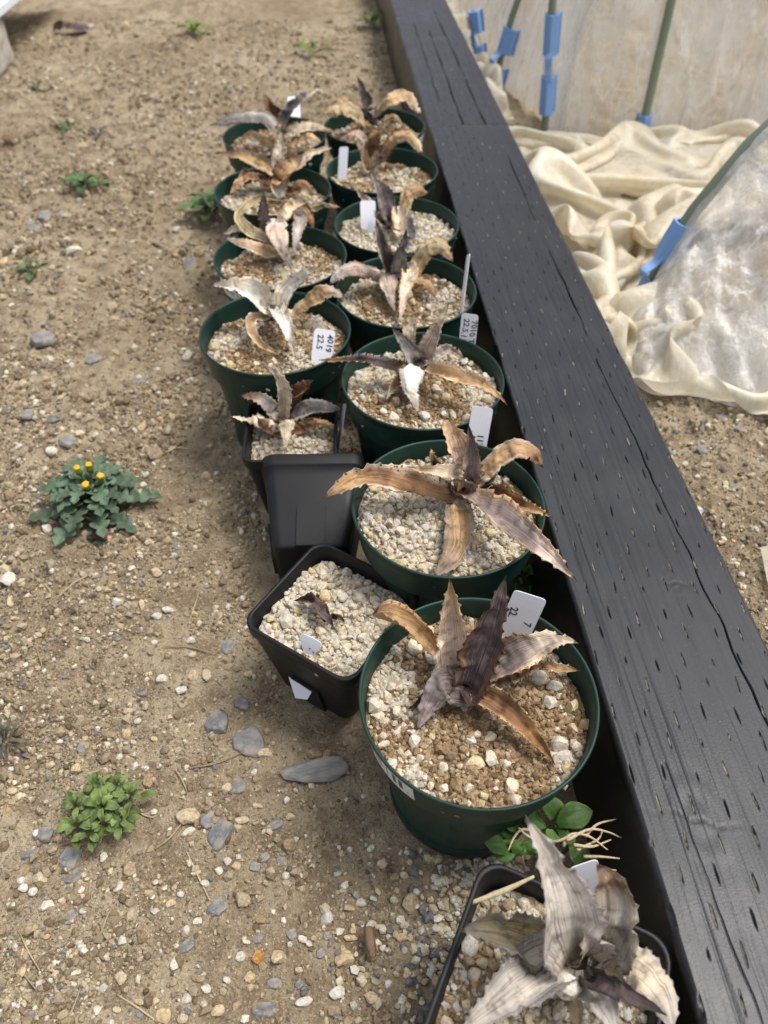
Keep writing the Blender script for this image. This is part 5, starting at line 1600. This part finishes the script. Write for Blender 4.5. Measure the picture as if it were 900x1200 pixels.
def bunch(nx, ny, sp, hx_t, hy_t, seed, steps=120, iters=5, zlim=0.10, wall=None, floor_amp=0.035, floor_sc=9.0, grav=0.0004):
    """a flat sheet of film pushed together until it buckles into folds (position-based cloth); returns (nx, ny, 3) about the origin"""
    rg = np.random.default_rng(seed)
    X, Y = np.meshgrid((np.arange(nx) - (nx - 1) / 2) * sp, (np.arange(ny) - (ny - 1) / 2) * sp, indexing='ij')
    n = rg.normal(size=(nx, ny))
    for _ in range(12):
        q = np.pad(n, 1, mode='edge'); n = (q[:-2, 1:-1] + q[2:, 1:-1] + q[1:-1, :-2] + q[1:-1, 2:]) / 4
    p = np.stack([X, Y, 0.01 + floor_amp + 0.03 * np.abs(n / n.std())], -1)
    prev = p.copy()
    cons = []
    for (dx, dy), k in (((1, 0), .9), ((0, 1), .9), ((1, 1), .5), ((1, -1), .5), ((2, 0), .35), ((0, 2), .35), ((4, 0), .10), ((0, 4), .10)):
        rest = sp * math.hypot(dx, dy)
        for c in range(2):
            if dx:
                I = np.array([i for i in range(nx - dx) if (i // dx) % 2 == c]); J = np.arange(max(0, -dy), ny - max(0, dy))
            else:
                I = np.arange(nx); J = np.array([j for j in range(ny - dy) if (j // dy) % 2 == c])
            cons.append(((I[:, None] * ny + J[None]).ravel(), ((I[:, None] + dx) * ny + J[None] + dy).ravel(), rest, k))
    wx, wy = sp * (nx - 1) / 2, sp * (ny - 1) / 2
    sx_, sy_ = hx_t / wx, hy_t / wy
    for st in range(steps):
        f, fp = min(1, (st + 1) / (steps * 0.75)), min(1, st / (steps * 0.75))
        kx, ky = (1 + (sx_ - 1) * f) / (1 + (sx_ - 1) * fp), (1 + (sy_ - 1) * f) / (1 + (sy_ - 1) * fp)
        v = (p - prev) * 0.90
        prev = p * np.array([kx, ky, 1.0])
        p = (p + v) * np.array([kx, ky, 1.0]); p[..., 2] -= grav
        Q = p.reshape(-1, 3)
        hx, hy = (1 + (sx_ - 1) * f) * wx, (1 + (sy_ - 1) * f) * wy
        for it in range(iters):
            for a, b_, rest, k in cons:
                d = Q[b_] - Q[a]
                L = np.sqrt((d * d).sum(1)) + 1e-9
                c = (0.5 * k * (L - rest) / L)[:, None] * d
                Q[a] += c; Q[b_] -= c
            np.clip(Q[:, 0], -hx, hx, out=Q[:, 0]); np.clip(Q[:, 1], -hy, hy, out=Q[:, 1])
            if wall is not None:
                Q[:, 0] = np.minimum(Q[:, 0], wall(Q[:, 1]) * f + wx * (1 - f))
        fl = 0.003 + floor_amp * np.clip(0.5 + 0.6 * fbm(np.stack([Q[:, 0], Q[:, 1], 0 * Q[:, 0]], -1) * floor_sc, seed, 2), 0, 1) if floor_amp else 0.003
        if wall is not None:
            rim = np.minimum(np.minimum(Q[:, 0] + hx, np.maximum(wall(Q[:, 1]), -hx + 0.02) - Q[:, 0]), np.minimum(hy - Q[:, 1], Q[:, 1] + hy))
            fl = 0.003 + (fl - 0.003) * np.clip(rim / 0.06, 0.05, 1)
        Q[:, 2] = np.clip(Q[:, 2], fl, zlim)
        p = Q.reshape(nx, ny, 3)
    return p


def crease_sheet(name, Pg, label):
    o = sheet(name, Pg, M['cream_film'], label)
    md = o.modifiers.new("smooth", 'SUBSURF'); md.levels = 1; md.render_levels = 1
    return o


def pole(pts, label, rad=0.0075):
    V, F = tube(pts, rad, 12, 30)
    return props(link("hoop_pole", raw_mesh("hoop_pole", V, F, mat=M['pole'])), label, "pole", "green hoop poles of the plastic tunnel")


YD = 0.873
hoopD = [PY(748, 362, YD) + np.array([-0.004, 0, -0.03]), PY(775, 310, YD), PY(808, 255, YD), PY(835, 222, YD), PY(865, 185, YD), PY(900, 150, YD),
         np.array([0.56, YD, 0.288]), np.array([0.68, YD, 0.345]), np.array([0.82, YD, 0.36]), np.array([0.96, YD, 0.33]), np.array([1.08, YD, 0.24]), np.array([1.14, YD, 0.12]), np.array([1.16, YD, -0.03])]
pole(hoopD, "dark green hoop pole arching under the clear film, nearest the open soil", 0.0085)
# the film drawn down from that hoop to the ground
n_u, n_v = 150, 70
hq = spline(hoopD[0:10], n_u)
bott = spline([P(690, 388, 0.0), P(722, 428, 0.0), P(760, 463, 0.0), P(810, 466, 0.0), P(858, 479, 0.0), P(902, 488, 0.0), np.array([0.58, 0.60, 0.0]), np.array([0.72, 0.57, 0]), np.array([0.86, 0.56, 0.0]), np.array([1.0, 0.58, 0.0])], n_u)
tt = np.linspace(0, 1, n_v)[None, :, None]
hq[:, 2] = np.maximum(hq[:, 2], 0.006)
nrm_off = np.array([0, -0.2, 0.98])
G = hq[:, None, :] * (1 - tt) + bott[:, None, :] * tt
sag = np.sin(np.pi * tt[..., 0])
uu = np.linspace(0, 1, n_u)[:, None]
wrk = fbm(np.stack([uu * 26 + 0 * tt[..., 0], tt[..., 0] * 3.0 + 0 * uu, 0 * uu + 0 * tt[..., 0]], -1), 31, 3)
wrk2 = fbm(G * np.array([16, 16, 16]), 33, 4)
fold_ = np.abs(np.sin(uu * 30 + 3.0 * fbm(np.stack([uu * 5 + 0 * tt[..., 0], tt[..., 0] * 2 + 0 * uu, 0 * uu + 0 * tt[..., 0]], -1), 35, 2)))
low = sstep(0.62, 0.95, tt[..., 0])
G = G + nrm_off * (0.020 * sag[..., None] + 0.010 * (wrk * sag)[..., None] + 0.012 * (wrk2 * sag)[..., None] + (0.010 * low * (1 - sstep(0.93, 1.0, tt[..., 0])) * fold_)[..., None])
G[..., 2] = np.maximum(G[..., 2], 0.003)
G = G + np.array([0, -0.004, 0.010]) * (1 - sstep(0, 0.1, tt))
sheet("plastic_film", G, M['film'], "clear wrinkled plastic film stretched from the near hoop to the ground")
# yellowed hem: a bunched band along its foot
hm = bunch(124, 20, 0.0082, 0.40, 0.055, 9, steps=110, zlim=0.035, floor_amp=0.0, grav=0.0003)
cum = np.concatenate([[0], np.cumsum(np.linalg.norm(np.diff(bott, axis=0), axis=1))])
uq = np.clip((hm[..., 0] + 0.40), 0, cum[-1] - 0.002)
HB = np.stack([np.interp(uq, cum, bott[:, k]) for k in range(3)], -1)
TH = unit(np.stack([np.interp(uq, cum, np.gradient(bott[:, k])) for k in range(3)], -1))
INW = np.stack([-TH[..., 1], TH[..., 0], 0 * TH[..., 0]], -1)
INW = np.where((INW[..., 1:2] < 0), -INW, INW)
wv = hm[..., 1:2] + 0.055
HP = HB + INW * (wv * 0.86 - 0.012) + np.array([0, 0, 1.0]) * (wv * 0.50 * sstep(0.0, 0.05, wv) + hm[..., 2:3] * 0.9 + 0.004)
crease_sheet("plastic_film", HP, "yellowed folded hem of film lying along the foot of the clear sheet")

# the crumpled heap of yellowed film beside the timber
HX0, HX1, HY0, HY1 = 0.289, 0.80, 0.72, 1.43
def heap_wall(y):
    return np.interp(y + (HY0 + HY1) / 2, [0.72, 0.84, 0.92, 1.0, 1.12, 1.43], [0.345, 0.385, 0.41, 0.52, 0.80, 0.80]) - (HX0 + HX1) / 2
hp = bunch(76, 122, 0.0098, (HX1 - HX0) / 2, (HY1 - HY0) / 2, 5, wall=heap_wall)
hp[..., 2] *= np.interp(hp[..., 1] + (HY0 + HY1) / 2, [0.72, 1.05, 1.3, 1.43], [1.0, 1.05, 0.85, 0.75])
crease_sheet("plastic_film", hp + np.array([(HX0 + HX1) / 2, (HY0 + HY1) / 2, 0]), "crumpled heap of yellowed plastic film bunched beside the timber")

# end wall of the far tunnel with its poles
YE = 1.449
poleB = [PY(637, 175, YE) + np.array([0, 0, -0.03]), PY(640, 130, YE), PY(648, 0, YE), PY(648, 0, YE) + np.array([0.004, 0, 0.20]), PY(648, 0, YE) + np.array([0.06, 0, 0.36])]
poleC = [PY(751, 162, YE) + np.array([0, 0, -0.03]), PY(752, 155, YE), PY(787, 0, YE), PY(787, 0, YE) + np.array([0.0, 0, 0.34])]
poleA = [PY(576, 112, 1.73) + np.array([0, 0, -0.03]), PY(580, 98, 1.73), PY(607, 0, 1.73), PY(607, 0, 1.73) + np.array([0.07, 0, 0.16]), PY(607, 0, 1.73) + np.array([0.18, 0, 0.26])]
poleZ = [np.array([0.352, 2.37, -0.03]), np.array([0.355, 2.37, 0.08]), np.array([0.385, 2.37, 0.25]), np.array([0.5, 2.37, 0.42])]
pole(poleB, "green hoop pole with a long two-piece blue clip, behind the heap of film", 0.0065)
pole(poleC, "pale green upright pole with a single blue clip at its foot", 0.0075)
pole(poleA, "green hoop pole with a loop-handled blue clip", 0.0065)
pole(poleZ, "farthest green hoop pole along the timber", 0.0065)
eu = np.linspace(0, 1, 150)[:, None]; ev = np.linspace(0, 1, 60)[None, :]
EX = 0.405 + 0.95 * eu + 0 * ev
EZ = 0.56 * ev + 0 * eu
EYb = YE + 0.012 + 0 * EX
pe = np.stack([EX * 9, EZ * 3.2 - EX * 2.2, 0 * EX], -1)
EY = EYb + 0.022 * fbm(pe * 1.6, 61, 4) + 0.014 * np.abs(np.sin(EX * 34 + EZ * 13 + 4 * fbm(pe, 63, 3))) + 0.02 * sstep(0, 0.5, ev)
for cx_ in (0.404, 0.582): EY = EY * (1 - np.exp(-((EX - cx_) / 0.03) ** 2)) + (YE + 0.009) * np.exp(-((EX - cx_) / 0.03) ** 2)
EXl = EX - 0.03 * ev * (1 - eu)
sheet("plastic_film", np.stack([EXl, EY, EZ], -1), M['film'], "tall clear film wall with creases, closing the tunnel behind the heap")
# side wall of the tunnel running on beside the timber
side_pts = [np.array([0.404, 1.452]), np.array([0.380, 1.60]), np.array([0.360, 1.74]), np.array([0.352, 2.05]), np.array([0.352, 2.40]), np.array([0.36, 2.9])]
sp_ = spline([np.array([a[0], a[1], 0]) for a in side_pts], 160)
sv = np.linspace(0, 1, 40)[None, :]
SXY = sp_[:, None, :]
SZ = 0.42 * sv + np.zeros((160, 1))
lean = 0.12 * sv ** 2.2
sw_ = 0.010 * fbm(np.stack([SXY[..., 1] * 12 + 0 * sv, SZ * 7, 0 * SZ], -1), 71, 3)
SX = SXY[..., 0] + 0.030 + lean + sw_
sheet("plastic_film", np.stack([SX, SXY[..., 1] + 0 * sv, SZ], -1), M['film'], "clear film side of the tunnel running along the far timber")
# sagging skirt of yellowed film farther along the timber
kx = np.linspace(0, 1, 30)[None, :]; ky = np.linspace(0, 1, 110)[:, None]
KX = 0.292 + 0.075 * kx + 0 * ky; KY = 1.55 + 0.85 * ky + 0 * kx
kp = np.stack([KX, KY, 0 * KX], -1)
KZ = 0.003 + sstep(0, 0.2, kx) * (1 - sstep(0.8, 1, kx)) * (0.015 + 0.03 * np.abs(np.sin(KY * 22 + 4 * fbm(kp * 8, 73, 2))) + 0.02 * fbm(kp * 20, 74, 2)) * sstep(0, 0.05, ky)
sheet("plastic_film", np.stack([KX, KY, KZ], -1), M['cream_film'], "narrow yellowed film skirt between the far timber and the tunnel side")
# corner of another sheet
c0 = P(898, 700, 0.0)
gu = np.linspace(0, 1, 24)[:, None]; gv = np.linspace(0, 1, 24)[None, :]
QX = c0[0] - 0.008 + 0.16 * gu + 0.02 * gv; QY = c0[1] - 0.035 + 0.085 * gv - 0.02 * gu + 0 * gu
qz = fbm(np.stack([QX, QY, 0 * QX], -1) * 24, 81, 3)
sheet("plastic_film", np.stack([QX, QY, 0.006 + 0.030 * (0.5 + 0.5 * qz) * sstep(0, 0.15, gu + 0 * gv) + 0.004 * gv], -1), M['cream_film'], "corner of a yellowed sheet on the soil past the timber")


# blue clips gripping the poles
def clip(axis_pts, facing, label, blocks=((0.0, 0.40), (0.62, 1.0)), handle=True, rad=0.0125):
    q = spline(axis_pts, 60)
    base = q[0]
    root = props(empty("film_clip", base), label, "clip", "blue clips holding film to the poles")
    T = unit(q[-1] - q[0])
    Nn = np.asarray(facing, float); Nn = unit(Nn - (Nn @ T) * T)
    S = np.cross(T, Nn)
    # cross-section: open C with flared lips and a ridge
    outer, inner = [], []
    for a in np.linspace(-128, 128, 21):
        ra = R(a)
        k = rad * (1.0 + 0.16 * math.exp(-(a / 14) ** 2) + 0.14 * math.exp(-((abs(a) - 62) / 12) ** 2))
        outer.append((k * math.cos(ra), k * math.sin(ra)))
        inner.append(((rad - 0.0026) * math.cos(ra), (rad - 0.0026) * math.sin(ra)))
    for s_ in (1,):
        e = outer[-1]; outer.append((e[0] - 0.002, e[1] + 0.005)); inner.append((e[0] - 0.004, e[1] + 0.003))
        e = outer[0]; outer.insert(0, (e[0] - 0.002, e[1] - 0.005)); inner.insert(0, (e[0] - 0.004, e[1] - 0.003))
    loop = outer + inner[::-1]
    L2 = np.array(loop)
    for (a, b_) in blocks:
        i0, i1 = int(a * 59), int(b_ * 59)
        seg = q[i0:i1 + 1]
        V = (seg[:, None, :] + L2[None, :, 0:1] * Nn + L2[None, :, 1:2] * S).reshape(-1, 3)
        F = [tuple(f) for f in grid_faces(len(seg), len(loop), wrap_v=True)]
        m_ = len(outer)
        for s0, flip in ((0, False), ((len(seg) - 1) * len(loop), True)):
            for k in range(m_ - 1):
                f = (s0 + k, s0 + k + 1, s0 + 2 * m_ - 2 - k, s0 + 2 * m_ - 1 - k)
                F.append(f if flip else f[::-1])
        o = link("jaw", raw_mesh("jaw", V, F, smooth=False, mat=M['blue_clip']), root)
        o.matrix_parent_inverse = Matrix.Translation(-root.location)
    if handle:
        a, b_ = blocks[0][1], blocks[1][0]
        p0, p1 = q[int(a * 59)], q[int(b_ * 59)]
        mid = (p0 + p1) / 2
        arc = spline([p0 + Nn * rad * 0.9 - T * 0.006, p0 + Nn * rad * 1.3 + T * 0.004, mid + Nn * rad * (2.3 if handle == 'loop' else 1.15), p1 + Nn * rad * 1.3 - T * 0.004, p1 + Nn * rad * 0.9 + T * 0.006], 24)
        hw, ht_ = 0.0055, 0.0014
        tt_ = unit(np.gradient(arc, axis=0)); nn = np.cross(np.tile(S, (24, 1)), tt_)
        ring = [arc + S * sx_ * hw + nn * sz_ * ht_ for sx_, sz_ in ((-1, -1), (1, -1), (1, 1), (-1, 1))]
        V = np.stack(ring, 1).reshape(-1, 3)
        F = [tuple(f) for f in grid_faces(24, 4, wrap_v=True)] + [(3, 2, 1, 0), (92, 93, 94, 95)]
        o = link("handle_strap", raw_mesh("handle_strap", V, F, smooth=False, mat=M['blue_clip']), root)
        o.matrix_parent_inverse = Matrix.Translation(-root.location)
    return root


hqd = spline(hoopD[0:6], 100)
def near(px, py):
    d = [np.linalg.norm(np.cross(unit(ray(px, py)), h_ - CP)) for h_ in hqd]
    return int(np.argmin(d))
ia, ib = near(752, 352), near(806, 262)
clip(hqd[ia:ib + 1:3], (-0.8, -0.5, 0.35), "blue clip with a bent strap on the near hoop pole", blocks=((0.0, 0.30), (0.55, 1.0)), handle='loop', rad=0.0135)
clip([PY(640, 133, YE), PY(648, 16, YE)], (-0.35, -0.9, 0), "long two-piece blue clip on the pole behind the heap", handle='strap', rad=0.0115)
clip([PY(752, 156, YE), PY(756, 134, YE)], (-0.2, -0.95, 0), "single short blue clip at the foot of the upright pole", blocks=((0.0, 1.0),), handle=False, rad=0.0115)
clip([PY(578, 106, 1.73), PY(600, 33, 1.73)], (-0.75, -0.6, 0.2), "blue clip with a round loop handle on the farther pole", handle='loop', rad=0.0150)
clip([P(563, 82, 0.0) * np.array([1, 1, 0]) + np.array([0, 0, 0.01]), PY(556, 12, float(P(563, 82, 0)[1]))], (-0.75, -0.6, 0.2), "blue clip half hidden behind the far timber", handle='strap', rad=0.012)
clip([np.array([0.353, 2.37, -0.002]), np.array([0.356, 2.37, 0.085])], (-0.75, -0.6, 0.2), "farthest blue clip beside the timber", blocks=((0.0, 1.0),), handle=False, rad=0.018)

# ------------------------------------------------------------------ far left corner: block and white panel
cb = P(4, 62, 0.0)
blk = ico(4)
V = blk[0] * 1.0
V = np.sign(V) * np.abs(V) ** 0.30
V = V * np.array([0.095, 0.16, 0.05]); V = V * (1 + 0.05 * fbm(V * 16, 91, 3))[:, None]
m, nt, b = new_mat("weathered_concrete")
tc = N_(nt, 'ShaderNodeTexCoord'); z1 = noise(nt, tc.outputs['Object'], 40.0, 5.0, 0.65)
nt.links.new(ramp(nt, z1, [(0.3, (0.20, 0.17, 0.13)), (0.5, (0.42, 0.38, 0.32)), (0.75, (0.50, 0.47, 0.41))]), b.inputs['Base Color'])
b.inputs['Roughness'].default_value = 0.95
bump(nt, z1, b, 0.6, 0.004)
o = link("concrete_block", raw_mesh("concrete_block", V, blk[1], mat=m))
pz = P(6, 60, 0.05)
o.location = (float(pz[0]) - 0.115, float(pz[1]) - 0.02, 0.044)
props(o, "weathered grey concrete block at the edge of the far soil", "block")
pe_ = P(17, 0, 0.16)
pm = box_mesh("white_panel", 0.70, 0.60, 0.022, M['white_panel'], 0.004)
o = link("white_panel", pm)
e1, e2 = P(0, 14, 0.105), P(17, 0, 0.105)
ang = math.atan2(e2[1] - e1[1], e2[0] - e1[0])
d_ = np.array([math.cos(ang), math.sin(ang)]); n_ = np.array([-d_[1], d_[0]])
c_ = np.array(e1[:2]) + n_ * 0.30 + d_ * 0.12
o.location = (float(c_[0]), float(c_[1]), 0.105)
o.rotation_euler = (0, 0, ang)
props(o, "edge of a white panel resting on the concrete block", "panel")
